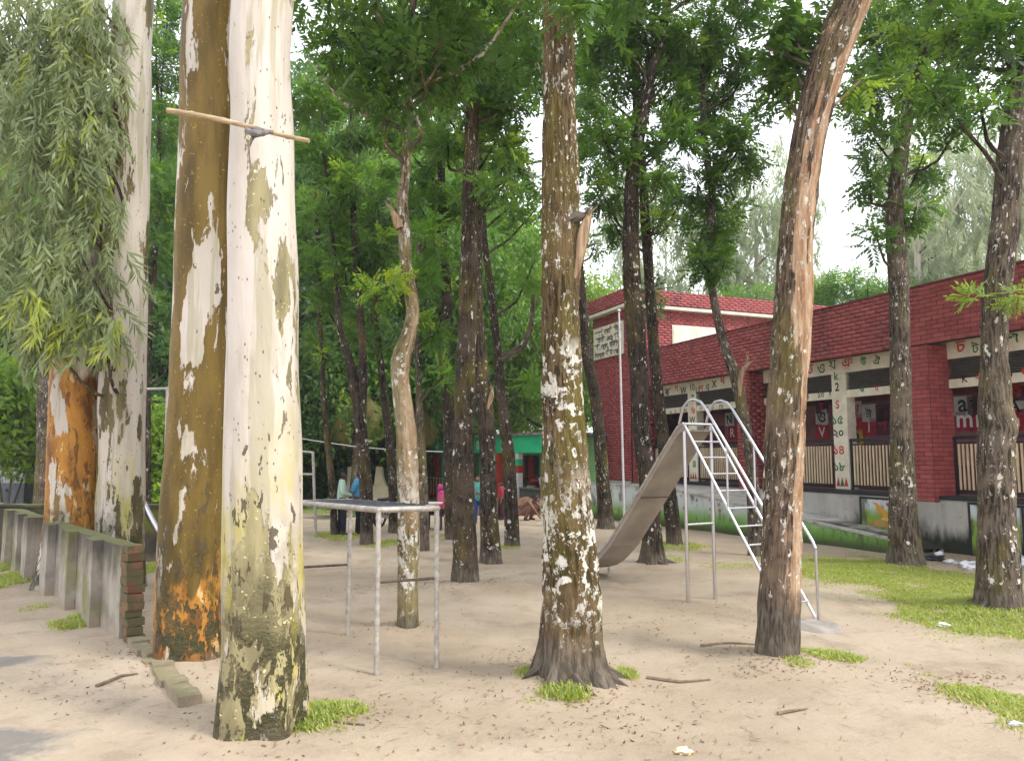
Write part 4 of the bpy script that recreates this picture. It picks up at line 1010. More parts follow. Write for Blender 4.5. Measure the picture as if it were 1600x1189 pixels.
# ------------------------------------------------------------------ ramp with painted side wall
ramp = thing('ramp', (8.0, 16.2, 0), 'concrete access ramp with painted garden mural on its side wall', 'ramp')
line = [((8.15, 15.95), .16), ((8.0, 16.2), .26), ((6.97, 18.0), .48), ((6.0, 19.7), .73), ((4.74, 21.9), 1.02), ((4.2, 22.85), 1.09), ((3.3, 24.4), 1.09), ((2.2, 26.4), 1.09)]
MUR_B = mural_mat('mural_garden', (0.52, 0.56, 0.54), (0.16, 0.34, 0.06), 0.62, 0.4, ((0.42, 0.38, 0.12), (0.30, 0.07, 0.11)))
vs = []; fs = []
nrm = Vector((-8.2, -4.7, 0)).normalized()
for (x, y), z in line:
    o = Vector((x, y, 0))-ramp.location; o.z = 0
    vs += [o+Vector((0, 0, -.15)), o+Vector((0, 0, z)), o-nrm*.16+Vector((0, 0, z)), o-nrm*.16+Vector((0, 0, -.15))]
for i in range(len(line)-1):
    for a, b in ((0, 1), (1, 2), (2, 3)): fs.append((i*4+a, i*4+b, i*4+4+b, i*4+4+a))
fs += [(0, 1, 2, 3), tuple(len(vs)-4+k for k in (3, 2, 1, 0))]
link('ramp_wall', mesh('ramp_wall', vs, fs, MUR_B), ramp)
vs = []; fs = []
for (x, y), z in line:                      # kerb along the top and the sloping floor behind
    o = Vector((x, y, 0))-ramp.location
    vs += [o+nrm*.02+Vector((0, 0, z+.003)), o+nrm*.02+Vector((0, 0, z+.05)), o-nrm*.18+Vector((0, 0, z+.05)), o-nrm*.18+Vector((0, 0, z+.003))]
for i in range(len(line)-1):
    for a, b in ((0, 1), (1, 2), (2, 3), (3, 0)): fs.append((i*4+a, i*4+b, i*4+4+b, i*4+4+a))
fs += [(0, 1, 2, 3), tuple(len(vs)-4+k for k in (3, 2, 1, 0))]
link('ramp_kerb', mesh('ramp_kerb', vs, fs, paint('ramp_kerb', (0.42, 0.41, 0.36), .25, .9, dirt=.5)), ramp)
vs = []; fs = []
for (x, y), z in line:
    o = Vector((x, y, 0))-ramp.location; w = Vector((x, y, 0)); dist = (SO-SN*.1-w).dot(-SN)
    vs += [o-nrm*.16+Vector((0, 0, max(.02, z-.06))), o-SN*max(.5, dist+.1)+Vector((0, 0, max(.02, z-.06)))]
for i in range(len(line)-1): fs.append((i*2, i*2+1, i*2+3, i*2+2))
link('ramp_floor', mesh('ramp_floor', vs, fs, PLINTH), ramp)
# ------------------------------------------------------------------ low plastered brick wall, left
def mossy(name, c, moss, scale=2.5):
    m = Mat(name, 0.93, 0.12); v = m.obj()
    g = m.n('ShaderNodeNewGeometry').outputs['Normal']; nz = m.sep(g)[2]; z = m.sep(v)[2]
    st = m.noise(m.vm('MULTIPLY', v, (5, 5, 1.1)), 1.0, 5, 0.65)
    col = m.mix(m.step(m.noise(v, scale, 5, .65), .35, .7), c, tuple(x*.62 for x in c))
    topd = m.step(m.ma('ADD', z, m.ma('MULTIPLY', st, .9)), .95, 1.5)
    col = m.mix(m.ma('MULTIPLY', topd, .85), col, (0.060, 0.055, 0.044))           # old black run-off streaks
    col = m.mix(m.ma('MULTIPLY', m.step(m.noise(v, 1.4, 4), .50, .66), moss), col, (0.16, 0.17, 0.03))
    tp = m.ma('MULTIPLY', m.step(nz, .5, .8), m.step(m.noise(v, 6, 4), .25, .5))
    col = m.mix(m.ma('MULTIPLY', tp, .85), col, (0.14, 0.15, 0.06))
    col = m.mix(m.ma('MULTIPLY', m.ma('SUBTRACT', 1.0, m.step(m.ma('ADD', z, m.ma('MULTIPLY', m.noise(v, 7, 3), .2)), .12, .32)), .55), col, (0.30, 0.24, 0.17))
    m.color(col); m.bump(m.ma('ADD', m.noise(v, 18, 4), m.noise(v, 60, 2)), .5, .012); return m.m
WALLM = mossy('old_plaster', (0.36, 0.325, 0.265), .5)
WALLD = mossy('dark_plaster', (0.10, 0.09, 0.07), .8)
WA, WB, WC = Vector((-4.25, 8.74, 0)), Vector((-7.34, 12.31, 0)), Vector((-10.6, 15.9, 0))
WT = (WB-WA).normalized(); WNRM = Vector((-WT.y, WT.x, 0))
if WNRM.dot(Vector((5.5, -10, 0))) < 0 and False: WNRM = -WNRM
WRZ = math.atan2(WT.y, WT.x)                      # local x runs from the broken end to the far left, local y: + is the grove side
def rough_box(x0, x1, y0, y1, z0, z1, seed, ds=.12, amp=.012):
    """a box of old plaster: faces subdivided and knocked about"""
    import bmesh
    b = bmesh.new()
    def ax(a, c): n = max(1, int((c-a)/ds)); return [a+(c-a)*i/n for i in range(n+1)]
    X, Yy, Z = ax(x0, x1), ax(y0, y1), ax(z0, z1); vm = {}
    def vt(x, y, z):
        k = (round(x, 5), round(y, 5), round(z, 5))
        if k not in vm:
            n = mnoise.noise_vector(Vector((x*3+seed, y*3, z*3)))*amp + mnoise.noise_vector(Vector((x*11+seed, y*11, z*11)))*amp*.4
            vm[k] = b.verts.new(Vector((x, y, z))+n)
        return vm[k]
    def sheet(fn, A, Bq):
        for i in range(len(A)-1):
            for j in range(len(Bq)-1):
                try: b.faces.new([vt(*fn(A[i], Bq[j])), vt(*fn(A[i+1], Bq[j])), vt(*fn(A[i+1], Bq[j+1])), vt(*fn(A[i], Bq[j+1]))])
                except ValueError: pass
    sheet(lambda a, c: (a, y0, c), X, Z); sheet(lambda a, c: (a, y1, c), X, Z)
    sheet(lambda a, c: (x0, a, c), Yy, Z); sheet(lambda a, c: (x1, a, c), Yy, Z)
    sheet(lambda a, c: (a, c, z0), X, Yy); sheet(lambda a, c: (a, c, z1), X, Yy)
    bmesh.ops.recalc_face_normals(b, faces=b.faces)
    me = bpy.data.meshes.new('rough'); b.to_mesh(me); b.free()
    me.polygons.foreach_set('use_smooth', [True]*len(me.polygons)); me.set_sharp_from_angle(angle=rad(50)); return me
def rbox(name, parent, mat, *a, **k):
    me = rough_box(*a, **k); me.name = name; me.materials.append(mat); return link(name, me, parent)
# front side of the wall (towards the path) is local +y or -y: choose by the viewer
SIDE = 1.0 if (Matrix.Rotation(WRZ, 3, 'Z') @ Vector((0, 1, 0))).dot(-WA) > 0 and False else 1.0
w1 = thing('garden_wall', WA, 'low mossy plastered wall with piers, its broken end showing brick courses', 'wall', rz=WRZ)
L1 = (WB-WA).length-0.55
def piers(root, x0, x1, pos, seed, h=1.02):
    rbox('wall_panel', root, WALLM, x0, x1, -.095, .095, -.15, h, seed)
    for k, x in enumerate(pos): rbox('pier', root, WALLM, x, x+.42, .097, .215, -.15, h+.012, seed+k+3)
piers(w1, .16, L1, (1.0, 2.35, L1-.42), 1)
BRK = Mat('old_brick', .9, .1); vv = BRK.obj(); rr = BRK.rnd()
cc = BRK.mix(rr, (0.17, 0.060, 0.040), (0.24, 0.14, 0.075))
cc = BRK.mix(BRK.ma('MULTIPLY', BRK.step(BRK.noise(BRK.n('ShaderNodeNewGeometry').outputs['Position'], 7, 4, .65), .38, .52), .9), cc, (0.105, 0.105, 0.055)); BRK.color(cc); BRK.bump(BRK.noise(BRK.n('ShaderNodeNewGeometry').outputs['Position'], 60, 4), .5, .01); BRK = BRK.m
rngb = random.Random(4)
BMES = []
for s in range(4):
    me = rough_box(-.12, .12, -.088, .088, -.041, .041, s*5.1, .06, .008); me.name = 'brick'; me.materials.append(BRK); BMES.append(me)
for k in range(12):
    z = .045+.0865*k; x = .10-.17*max(0, (9-k))/9 + rngb.uniform(-.035, .035)
    link('brick', BMES[k % 4], w1, (x, rngb.uniform(-.012, .012), z), (rngb.uniform(-.04, .04), rngb.uniform(-.03, .03), rngb.uniform(-.05, .05)))
w2 = thing('garden_wall', WB+WT*0.75, 'low mossy plastered wall beyond the orange trunk', 'wall', rz=WRZ)
piers(w2, 0, 6.0, (.0, .95, 2.2, 3.5, 4.8), 40)
w3 = thing('garden_wall', (-11.6, 15.1, 0), 'dark mossy back wall behind the eucalyptus trunks', 'wall')
rbox('wall_panel', w3, WALLD, 0, 5.2, -.1, .1, -.15, 1.05, 9); rbox('wall_cap', w3, WALLD, -.03, 5.23, -.13, .13, 1.053, 1.10, 19)
ft = thing('brick_footing', (-4.08, 8.5, 0), 'worn mossy brick footing left in the sand beside the white trunk', 'footing', rz=math.atan2(6.5-8.5, -2.62+4.08))
FTM = mossy('footing', (0.30, 0.25, 0.18), .5, 5)
for s in range(11):
    me = rough_box(0, .223, -.09, .09, -.08, .07, 60+s*3, .05, .016); me.name = 'footing_brick'; me.materials.append(FTM)
    link('footing_brick', me, ft, (s*.224, rngb.uniform(-.02, .02), .022+rngb.uniform(-.02, .015)), (rngb.uniform(-.06, .06), rngb.uniform(-.04, .04), rngb.uniform(-.07, .07)))

# ------------------------------------------------------------------ bamboo stick tied across the white trunk
BAM = Mat('bamboo', .6, .3); vv = BAM.obj()
bz = BAM.noise(BAM.vm('MULTIPLY', vv, (2, 40, 40)), 1.0, 4); BAM.color(BAM.mix(BAM.step(bz, .3, .7), (0.46, 0.36, 0.22), (0.28, 0.20, 0.115))); BAM.bump(bz, .3, .005)
a, b = P(262, 173, 5.52), P(483, 218, 5.38)
d = b-a
bam = thing('bamboo_stick', (a+b)/2, 'pale bamboo stick tied horizontally across the white eucalyptus trunk', 'stick')
pts, rs = [], []
for k in range(41):
    t = k/40; node = min(abs(t-q) for q in (.17, .41, .63, .86))
    pts.append(d*(t-.5) + Vector((0, 0, .012*math.sin(t*5)))); rs.append(.0205 - .004*t + (.005 if node < .013 else 0))
MB().tube(pts, rs, 12).build('culm', BAM.m, bam, True)
MB().tube([d*(.497), d*.502], [.006, .006], 8).build('hollow_end', BLACKM, bam)  # black plug stands in for the shade inside the culm
kn = P(402, 207, 5.36)
tie = thing('cloth_tie', kn, 'grey twisted cloth knot holding the bamboo stick to the trunk', 'cloth')
CLO = paint('grey_cloth', (0.20, 0.19, 0.18), .35, .9, scale=30, bump=.5)
def lump(name, root, r, sc, off, seed, mat, amp=.35, n=18):
    vs, fs = [], []
    for i in range(n+1):
        for j in range(n*2):
            th, ph = math.pi*i/n, math.pi*j/n
            q = Vector((math.sin(th)*math.cos(ph), math.sin(th)*math.sin(ph), math.cos(th)))
            k = 1+amp*mnoise.noise(q*1.7+Vector((seed, 0, 0)))+amp*.5*mnoise.noise(q*4+Vector((0, seed, 0)))
            vs.append(Vector((q.x*sc[0], q.y*sc[1], q.z*sc[2]))*r*k+Vector(off))
    for i in range(n):
        for j in range(n*2): fs.append((i*2*n+j, i*2*n+(j+1) % (2*n), (i+1)*2*n+(j+1) % (2*n), (i+1)*2*n+j))
    return link(name, mesh(name, vs, fs, mat, True), root)
lump('knot', tie, .045, (1.5, .8, .75), (0, 0, 0), 3, CLO)
MB().tube([(-.09, .06, .035), (-.07, -.01, .01), (-.03, -.035, -.02), (.03, -.03, -.025), (.075, -.0, 0), (.10, .06, .03)], [.016, .02, .024, .022, .018, .012], 8).build('strap', CLO, tie, True)
MB().tube([(-.02, 0, -.02), (-.04, -.01, -.07), (-.05, 0, -.11)], [.015, .012, .004], 7).build('loose_end', CLO, tie, True)

# ------------------------------------------------------------------ climbing frame
PIPE = paint('galvanised_pipe', (0.44, 0.41, 0.36), .3, .55, .4, scale=14, dirt=.4, dirtc=(0.25, 0.19, 0.13), metal=.25)
RUNG = paint('worn_rung', (0.045, 0.05, 0.065), .5, .5, .4, scale=16)
fa, fb, fc = G(588, 1048), G(682, 1037), G(543, 993)
fd = fa+(fc-fb); HT = 1.52
fr = thing('climbing_frame', (fa+fb+fc+fd)/4, 'worn steel pipe climbing frame with ladder top and four legs', 'climbing frame')
o = fr.location; A_, B_, C_, D_ = [p-o for p in (fa, fb, fc, fd)]
ctr = Vector((0, 0, 0))
up = Vector((0, 0, HT))
tops = [p*.985+up for p in (A_, B_, C_, D_)]
for p, t in zip((A_, B_, C_, D_), tops):
    MB().tube([p+Vector((0, 0, -.15)), p+(t-p)*.5, t], .026, 12).build('leg', PIPE, fr, True)
for i, j in ((0, 3), (1, 2), (0, 1), (2, 3)):
    MB().tube([tops[i]+(tops[i]-tops[j]).normalized()*.02, tops[j]+(tops[j]-tops[i]).normalized()*.02], .030, 12).build('top_rail', PIPE, fr, True)
for k in range(1, 9):
    t = k/9
    MB().tube([tops[0].lerp(tops[3], t)+Vector((0, 0, .012)), tops[1].lerp(tops[2], t)+Vector((0, 0, .012))], .024, 10).build('rung', RUNG, fr, True)
RUST_ = paint('rusty_bar', (0.10, 0.07, 0.055), .4, .7, .3, scale=20)
for i, j, z in ((0, 1, .83), (3, 2, .80)):
    p, q = (A_, B_, C_, D_)[i].lerp(tops[i], z/HT), (A_, B_, C_, D_)[j].lerp(tops[j], z/HT)
    MB().tube([p, q], .014, 8).build('cross_bar', RUST_, fr, True)

# ------------------------------------------------------------------ slide
STEEL = Mat('stainless', .28, .5, 1.0); STEEL.color(STEEL.mix(STEEL.noise(STEEL.vm('MULTIPLY', STEEL.obj(), (20, 20, 3)), 1, 3), (0.50, 0.49, 0.50), (0.66, 0.65, 0.68))); STEEL = STEEL.m
SHEET = paint('dusty_chute_sheet', (0.30, 0.255, 0.205), .22, .55, .35, scale=2.2, dirt=.35, dirtc=(0.16, 0.13, 0.10), bump=.08)
ax = Vector((-.5, .866, 0)); wx = Vector((.866, .5, 0)); p1 = G(1075, 940); W = .52; HP = 2.50
sl = thing('playground_slide', p1, 'steel playground slide with arched handrails and dusty metal chute', 'slide')
Z = lambda z: Vector((0, 0, z))
def tube(name, pts, r, mat=STEEL, n=10): return MB().tube(pts, r, n).build(name, mat, sl, True)
for s in (0, 1): tube('support_post', [wx*W*s+Z(-.15), wx*W*s+Z(HP)], .024)
tube('platform_bar', [Z(HP), wx*W+Z(HP)], .022); tube('post_brace', [Z(1.07), wx*W+Z(1.07)], .016)
LA = 1.78
foot = lambda s: wx*W*s-ax*LA
for s in (0, 1): tube('ladder_rail', [wx*W*s+Z(HP-.03)-ax*.02, foot(s)+Z(-.05)], .019)
for k in range(1, 11):
    t = k/11.0; a_ = (Z(HP-.03)-ax*.02).lerp(foot(0), t); tube('rung', [a_, a_+wx*W], .013)
for s in (0, 1):
    b_ = wx*W*s; pts = [b_+Z(HP)+ax*.10]
    pk = [(.06, .12), (.0, .25), (-.10, .33), (-.22, .345), (-.34, .30), (-.44, .20)]
    pts += [b_+ax*u+Z(HP+z) for u, z in pk]
    e = foot(s)+ax*.02+Z(.92); s0 = pts[-1]
    pts += [s0.lerp(e, t) for t in (.25, .5, .75, .97)] + [e+Z(-.03)]
    tube('handrail', pts, .020, n=12)
    tube('handrail_post', [e+Z(-.04), foot(s)+ax*.02+Z(-.1)], .017)
    m_ = s0.lerp(e, .28); lz = HP*(1-(-m_+wx*W*s).dot(ax)/LA)
    tube('handrail_strut', [m_, Vector((m_.x, m_.y, max(.2, lz)))], .014)
# chute: a trough with raised rims, steep then flattening
prof = [(-.02, HP), (.10, HP-.05), (.35, HP-.31), (.8, HP-.80), (1.3, HP-1.34), (1.75, HP-1.82), (2.05, HP-2.06), (2.3, HP-2.20), (2.55, HP-2.27), (2.75, HP-2.28)]
vs, fs = [], []
sect = [(-.03, .10), (-.03, .0), (W+.03, .0), (W+.03, .10), (W+.015, .10), (W+.015, .014), (-.015, .014), (-.015, .10)]
for u, z in prof:
    for c, h in sect: vs.append(ax*u+wx*c+Z(z+h-.10))
n = len(sect)
for i in range(len(prof)-1):
    for k in range(n): fs.append((i*n+k, i*n+(k+1) % n, (i+1)*n+(k+1) % n, (i+1)*n+k))
fs += [tuple(range(n)), tuple((len(prof)-1)*n+k for k in range(n))[::-1]]
link('chute', mesh('chute', vs, fs, SHEET), sl)
for s in (-.03, W+.03): tube('chute_rim', [ax*u+wx*s+Z(z+.012) for u, z in prof], .018, PIPE, 8)
tube('chute_seam', [ax*.97+wx*-.02+Z(HP-1.095), ax*.97+wx*(W*.5)+Z(HP-1.10), ax*.97+wx*(W+.02)+Z(HP-1.095)], .008, RUST_, 6)
for s in (0, 1): tube('chute_foot', [ax*2.45+wx*(.05+s*(W-.1))+Z(-.1), ax*2.45+wx*(.05+s*(W-.1))+Z(.14)], .02, PIPE)
# sandy concrete slab under the ladder foot
slab = blob_sheet('concrete_slab', (p1+foot(.5)).x+.05, (p1+foot(.5)).y-.12, .42, .24, paint('slab', (0.30, 0.275, 0.24), .25, .95, bump=.3), .05, 5)
tag(slab, 'small grey concrete slab half buried under the slide ladder foot', 'slab')

# ------------------------------------------------------------------ flagpole, bar frames, cable
fp = P(976, 830, 22.5); fp.z = 0
pole = thing('flagpole', fp, 'thin white steel flagpole in front of the school sign wall', 'flagpole')
tp = P(967, 487, 22.5)-fp
WHITEM = paint('white_enamel', (0.66, 0.64, 0.66), .1, .35, .5)
MB().tube([(0, 0, -.2), (tp.x*.5, 0, tp.z*.5), tp], [.036, .033, .028], 12).build('mast', WHITEM, pole, True)
lump('finial', pole, .055, (1, 1, .9), (tp.x, 0, tp.z+.03), 1, WHITEM, .02, 8)
MB().lathe([(.0, .02), (.18, .02), (.18, .12), (.06, .14), (.0, .14)], 16).build('base', PLINTH, pole)
def bar_frame(label, pts, bars, r=.03, Y=18.0, mat=PIPE):
    b = P(*pts[0][0], Y); root = thing('exercise_bar', (b.x, Y, 0), label, 'bar')
    for a, c in pts:
        p, q = P(*a, Y), P(*c, Y); p.z = min(p.z, -.1)
        MB().tube([p-root.location, q-root.location], r, 10).build('post', mat, root, True)
    for a, c in bars:
        MB().tube([P(*a, Y)-root.location, P(*c, Y)-root.location], r*.85, 10).build('bar', mat, root, True)
bar_frame('grey steel exercise bar frame in the open yard beside the thin tree', [((494, 828), (489, 706)), ((452, 826), (450, 702))], [((489, 707), (450, 703)), ((490, 741), (451, 740))], .035, 19.5)
bar_frame('low steel exercise bar seen between eucalyptus trunks', [((256, 850), (262, 604)), ((340, 850), (338, 605))], [((218, 608), (345, 606))], .035, 16.6)
sr = thing('steel_pipe', P(250, 830, 12.4), 'bright steel pipe slanting down between the eucalyptus trunks', 'pipe')
MB().tube([P(223, 784, 12.4)-sr.location, P(262, 860, 12.4)-sr.location, P(268, 915, 12.4)-sr.location], .05, 12).build('pipe', STEEL, sr, True)
cb = thing('cable', P(488, 690, 26), 'thin white overhead cable between the background trees', 'cable')
q = [P(440, 680, 26), P(488, 688, 26), P(550, 697, 26), P(615, 703, 26), P(700, 706, 26)]
MB().tube([p-cb.location for p in q], .012, 6).build('wire', WHITEM, cb, True)
# ------------------------------------------------------------------ green building
gb0, gb1 = Vector((1.27, 29.0, 0)), Vector((-4.31, 38.0, 0))
grz = math.atan2(gb0.y-gb1.y, gb0.x-gb1.x)
gb = thing('green_building', gb0, 'low bright green building with red pillars and a lattice verandah wall', 'building', rz=grz)
gn = Matrix.Rotation(grz, 3, 'Z') @ Vector((0, -1, 0)); gx = Matrix.Rotation(grz, 3, 'Z') @ Vector((1, 0, 0))
def GX(px, v=0.0):
    r = ray(px, 720); c = Vector((0, 0, CAM_H)); o = gb0+gn*v; t = (o-c).dot(gn)/r.dot(gn); return (c+r*t-gb0).dot(gx)
GRN = paint('emerald_paint', (0.03, 0.50, 0.24), .15, .6, scale=2); MINT = paint('mint_wall', (0.34, 0.66, 0.28), .15, .7, scale=2); REDP = paint('brick_red_paint', (0.42, 0.05, 0.03), .2, .6)
CONC = paint('old_concrete', (0.22, 0.21, 0.19), .3, .9, dirt=.5); DKG = paint('dark_lattice', (0.06, 0.075, 0.06), .3, .9)
def GBX(name, x0, x1, y0, y1, z0, z1, mat, parent=None): return MB().box(x0, x1, y0, y1, z0, z1).build(name, mat, parent or gb)
GL = GX(660)
GBX('fascia', GL, .35, -.05, .12, 2.15, 2.82, GRN); GBX('roof_slab', GL-.2, .55, -.25, 6, 2.824, 2.93, CONC)
GBX('back_wall', GL, .3, 2.2, 2.4, 0, 2.8, MINT); GBX('floor', GL, .3, .15, 2.2, -.1, .22, CONC)
for px, w, mt in [(671, .22, REDP), (681, .24, REDP), (691, .16, GRN), (720, .2, MINT), (752, .22, GRN), (778, .2, REDP), (808, .2, WHITEM), (850, .25, REDP)]:
    x = GX(px); pl = GBX('pillar', x-w/2, x+w/2, -.02, .2, 0, 2.146, mt)
    if px == 808: GBX('band', x-w/2-.004, x+w/2+.004, -.026, .206, 1.35, 1.65, REDP, pl); GBX('band', x-w/2-.004, x+w/2+.004, -.026, .206, 1.654, 1.9, GRN, pl)
for px, w in [(688, .9), (765, .9), (824, .45), (838, .5)]:
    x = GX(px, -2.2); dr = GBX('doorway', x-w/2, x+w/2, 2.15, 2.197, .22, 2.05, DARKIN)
    GBX('door_leaf', x-w/2-.15, x-w/2+.12, 2.05, 2.14, .22, 2.0, REDP, dr)
for px in (666, 675, 686, 748, 800):                       # pale ovals painted on the fascia
    x = GX(px); MB().add([(x+.10*math.cos(a*.5236), -.056, 2.5+.2*math.sin(a*.5236)) for a in range(12)]+[(x+.05*math.cos(a*.5236), -.056, 2.5+.12*math.sin(a*.5236)) for a in range(12)], [(a, (a+1) % 12, 12+(a+1) % 12, 12+a) for a in range(12)]).build('painted_oval', L_WHITE, gb)
xa, xb = GX(811), GX(849)
lat = GBX('lattice_wall', xa, xb, .02, .08, .05, .75, DKG)
for k in range(int((xb-xa)/.16)):
    for s in (-1, 1):
        x = xa+.08+k*.16; MB().add([(x-.05*s, -.012, .25), (x-.05*s+.02, -.012, .25), (x+.05*s+.02, -.012, .62), (x+.05*s, -.012, .62), (x-.05*s, .015, .25), (x-.05*s+.02, .015, .25), (x+.05*s+.02, .015, .62), (x+.05*s, .015, .62)], [(0, 1, 2, 3), (4, 5, 6, 7), (0, 1, 5, 4), (2, 3, 7, 6)]).build('lattice_bar', CONC, lat)
GBX('wall_cap', xa, xb, -.03, .12, .754, .80, CONC, lat)
xa, xb = GX(664), GX(700)
rl = GBX('rail', xa, xb, -.04, .0, .95, 1.0, BALU)
for k in range(8): GBX('rail_bar', xa+.1+k*(xb-xa)/8, xa+.14+k*(xb-xa)/8, -.035, -.005, .2, .949, BALU, rl)

# ------------------------------------------------------------------ white house at the far left, monument
hs = thing('white_house', (-21.5, 30, 0), 'white plastered house with dark dado seen past the left trunks', 'building')
WH = paint('whitewash', (0.46, 0.46, 0.47), .1, .8, scale=1.5, dirt=.2); DD = paint('grey_dado', (0.15, 0.16, 0.18), .25, .9, dirt=.4)
MB().box(-4, 2.45, 0, 5, .98, 2.9).build('wall', WH, hs); MB().box(-4.02, 2.47, -.02, 5, -.1, .976).build('dado', DD, hs)
MB().prism([(-4.4, 2.85), (2.8, 2.85), (2.8, 2.95), (-4.4, 2.95)], -.5, 5.5).build('roof', CONC, hs)
MB().box(.8, 1.25, -.05, .05, 1.5, 2.6).build('red_shutter', REDP, hs)
mo = thing('monument', (-6.9, 33, 0), 'cream curved memorial wall with flared foot behind the two standing men', 'monument')
mb = MB(); S_ = 33/F_PX
pf = [(-.85, 0.0), (-.85, .62)]
L = [((543-800)*S_+6.9, .0), ((545-800)*S_+6.9, 1.55), ((556-800)*S_+6.9, 1.6), ((560-800)*S_+6.9, .75), ((586-800)*S_+6.9, .75), ((589-800)*S_+6.9, 1.58), ((597-800)*S_+6.9, 1.55), ((598.5-800)*S_+6.9, 1.15), ((603-800)*S_+6.9, .8), ((610-800)*S_+6.9, .5), ((612-800)*S_+6.9, .0)]
CRM = paint('monument_cream', (0.60, 0.52, 0.38), .15, .8, scale=2, dirt=.3, dirtc=(0.35, 0.22, 0.15))
mb.prism(L, 0, .5).build('wall', CRM, mo)
MB().box((538-800)*S_+6.9, (616-800)*S_+6.9, -.4, .9, -.1, .22).build('plinth', CRM, mo)

# ------------------------------------------------------------------ trees beyond the yard
def blob_crown(seed, rx, rz, n, kind='far', scale=2.2, sub=16, hollow=.35, **k):
    r = random.Random(seed); cl = []
    for i in range(sub):
        a = r.uniform(0, 6.28); e = r.uniform(-.9, 1.0); q = r.uniform(.35, .85)
        cl.append((rx*q*math.cos(a)*math.sqrt(1-e*e*.8), rx*q*math.sin(a)*math.sqrt(1-e*e*.8), rz*e*.8, rx*r.uniform(.28, .46), rz*r.uniform(.22, .4), n/sub))
    V, t = foliage_arrays(cl, kind, seed, scale=scale, hollow=hollow, **k)
    return V, t, cl
FARC = []
for s in range(4):
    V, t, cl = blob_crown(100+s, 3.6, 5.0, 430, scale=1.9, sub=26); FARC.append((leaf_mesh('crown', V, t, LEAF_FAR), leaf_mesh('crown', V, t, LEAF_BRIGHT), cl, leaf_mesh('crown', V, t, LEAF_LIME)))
EUCC = []
for s in range(3):
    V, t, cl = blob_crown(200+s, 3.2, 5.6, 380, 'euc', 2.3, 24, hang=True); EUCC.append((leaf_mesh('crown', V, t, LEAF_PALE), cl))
BUSH = []
for s in range(3):
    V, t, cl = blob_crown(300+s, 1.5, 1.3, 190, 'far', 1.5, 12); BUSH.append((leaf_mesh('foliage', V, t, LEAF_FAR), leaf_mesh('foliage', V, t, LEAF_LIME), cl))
def far_tree(px, Y, zc, sc, kind, var, label, group, trunk_r=.22, rz=0, zs=1.0, mat=None, bright=0):
    x = (px-800)/F_PX*Y
    root = thing('background_tree', (x, Y, 0), label, 'tree', group)
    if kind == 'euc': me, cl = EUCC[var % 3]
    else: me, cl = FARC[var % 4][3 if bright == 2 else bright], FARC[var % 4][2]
    link('crown', me, root, (0, 0, zc), (0, 0, rz), (sc, sc, sc*zs))
    r = random.Random(px); pts = [(x, Y, -.2, trunk_r), (x+r.uniform(-.3, .3), Y, zc*.4, trunk_r*.85), (x+r.uniform(-.3, .3), Y, zc*.8, trunk_r*.65), (x, Y, zc+3*sc*zs, .05)]
    o, S = stem(root, 'trunk', pts, mat or BARK_DARK, 10, .6, 0, None, px)
    for i in range(0, 8): 
        c = cl[i]; ca, sa = math.cos(rz), math.sin(rz)
        limb(root, S, (x+(c[0]*ca-c[1]*sa)*sc, Y+(c[0]*sa+c[1]*ca)*sc, zc+c[2]*sc*zs), mat or BARK_DARK, .09, px+i)
    return root
GB_, GR_, GL_ = 'dense trees closing the yard behind the grove', 'pale eucalyptus trees behind the school roof', 'trees behind the back wall'
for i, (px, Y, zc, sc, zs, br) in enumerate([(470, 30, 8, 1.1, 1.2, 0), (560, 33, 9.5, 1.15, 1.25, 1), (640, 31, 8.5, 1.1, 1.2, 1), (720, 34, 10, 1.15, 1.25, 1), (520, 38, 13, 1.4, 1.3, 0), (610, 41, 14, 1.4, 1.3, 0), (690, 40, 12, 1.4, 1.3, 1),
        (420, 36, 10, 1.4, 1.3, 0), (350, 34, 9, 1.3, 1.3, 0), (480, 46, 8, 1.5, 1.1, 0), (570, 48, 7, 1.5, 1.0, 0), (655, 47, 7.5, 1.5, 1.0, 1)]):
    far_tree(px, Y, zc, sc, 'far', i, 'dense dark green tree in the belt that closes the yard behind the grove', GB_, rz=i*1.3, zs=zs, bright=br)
for i, (px, Y, zc, sc, zs) in enumerate([(800, 44, 9.5, 1.25, 1.1), (860, 40, 8.5, 1.1, 1.1), (770, 52, 7, 1.3, .9), (840, 56, 6, 1.3, .8), (915, 58, 8, 1.4, .8)]):
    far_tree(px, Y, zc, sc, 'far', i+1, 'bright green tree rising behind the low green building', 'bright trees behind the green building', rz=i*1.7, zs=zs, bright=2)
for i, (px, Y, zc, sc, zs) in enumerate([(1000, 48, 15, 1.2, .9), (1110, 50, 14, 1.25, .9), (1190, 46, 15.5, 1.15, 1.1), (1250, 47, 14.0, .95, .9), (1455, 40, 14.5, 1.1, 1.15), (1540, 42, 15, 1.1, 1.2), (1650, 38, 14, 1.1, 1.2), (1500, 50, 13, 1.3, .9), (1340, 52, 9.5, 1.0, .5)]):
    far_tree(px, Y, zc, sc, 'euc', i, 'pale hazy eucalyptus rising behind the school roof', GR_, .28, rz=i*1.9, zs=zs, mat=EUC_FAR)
for i, (px, Y, zc, sc, zs) in enumerate([(960, 42, 8, 1.0, .6), (1060, 44, 8.2, 1.0, .55), (1150, 41, 8.6, .9, .6), (1290, 40, 9.0, .9, .55), (1345, 36, 8.6, .75, .6), (1400, 38, 8.3, .8, .6), (1480, 40, 9.6, .8, .6)]):
    far_tree(px, Y, zc, sc, 'far', i, 'leafy green tree showing just above the school parapet', 'green trees above the school parapet', .16, rz=i*1.1, zs=zs, bright=1)
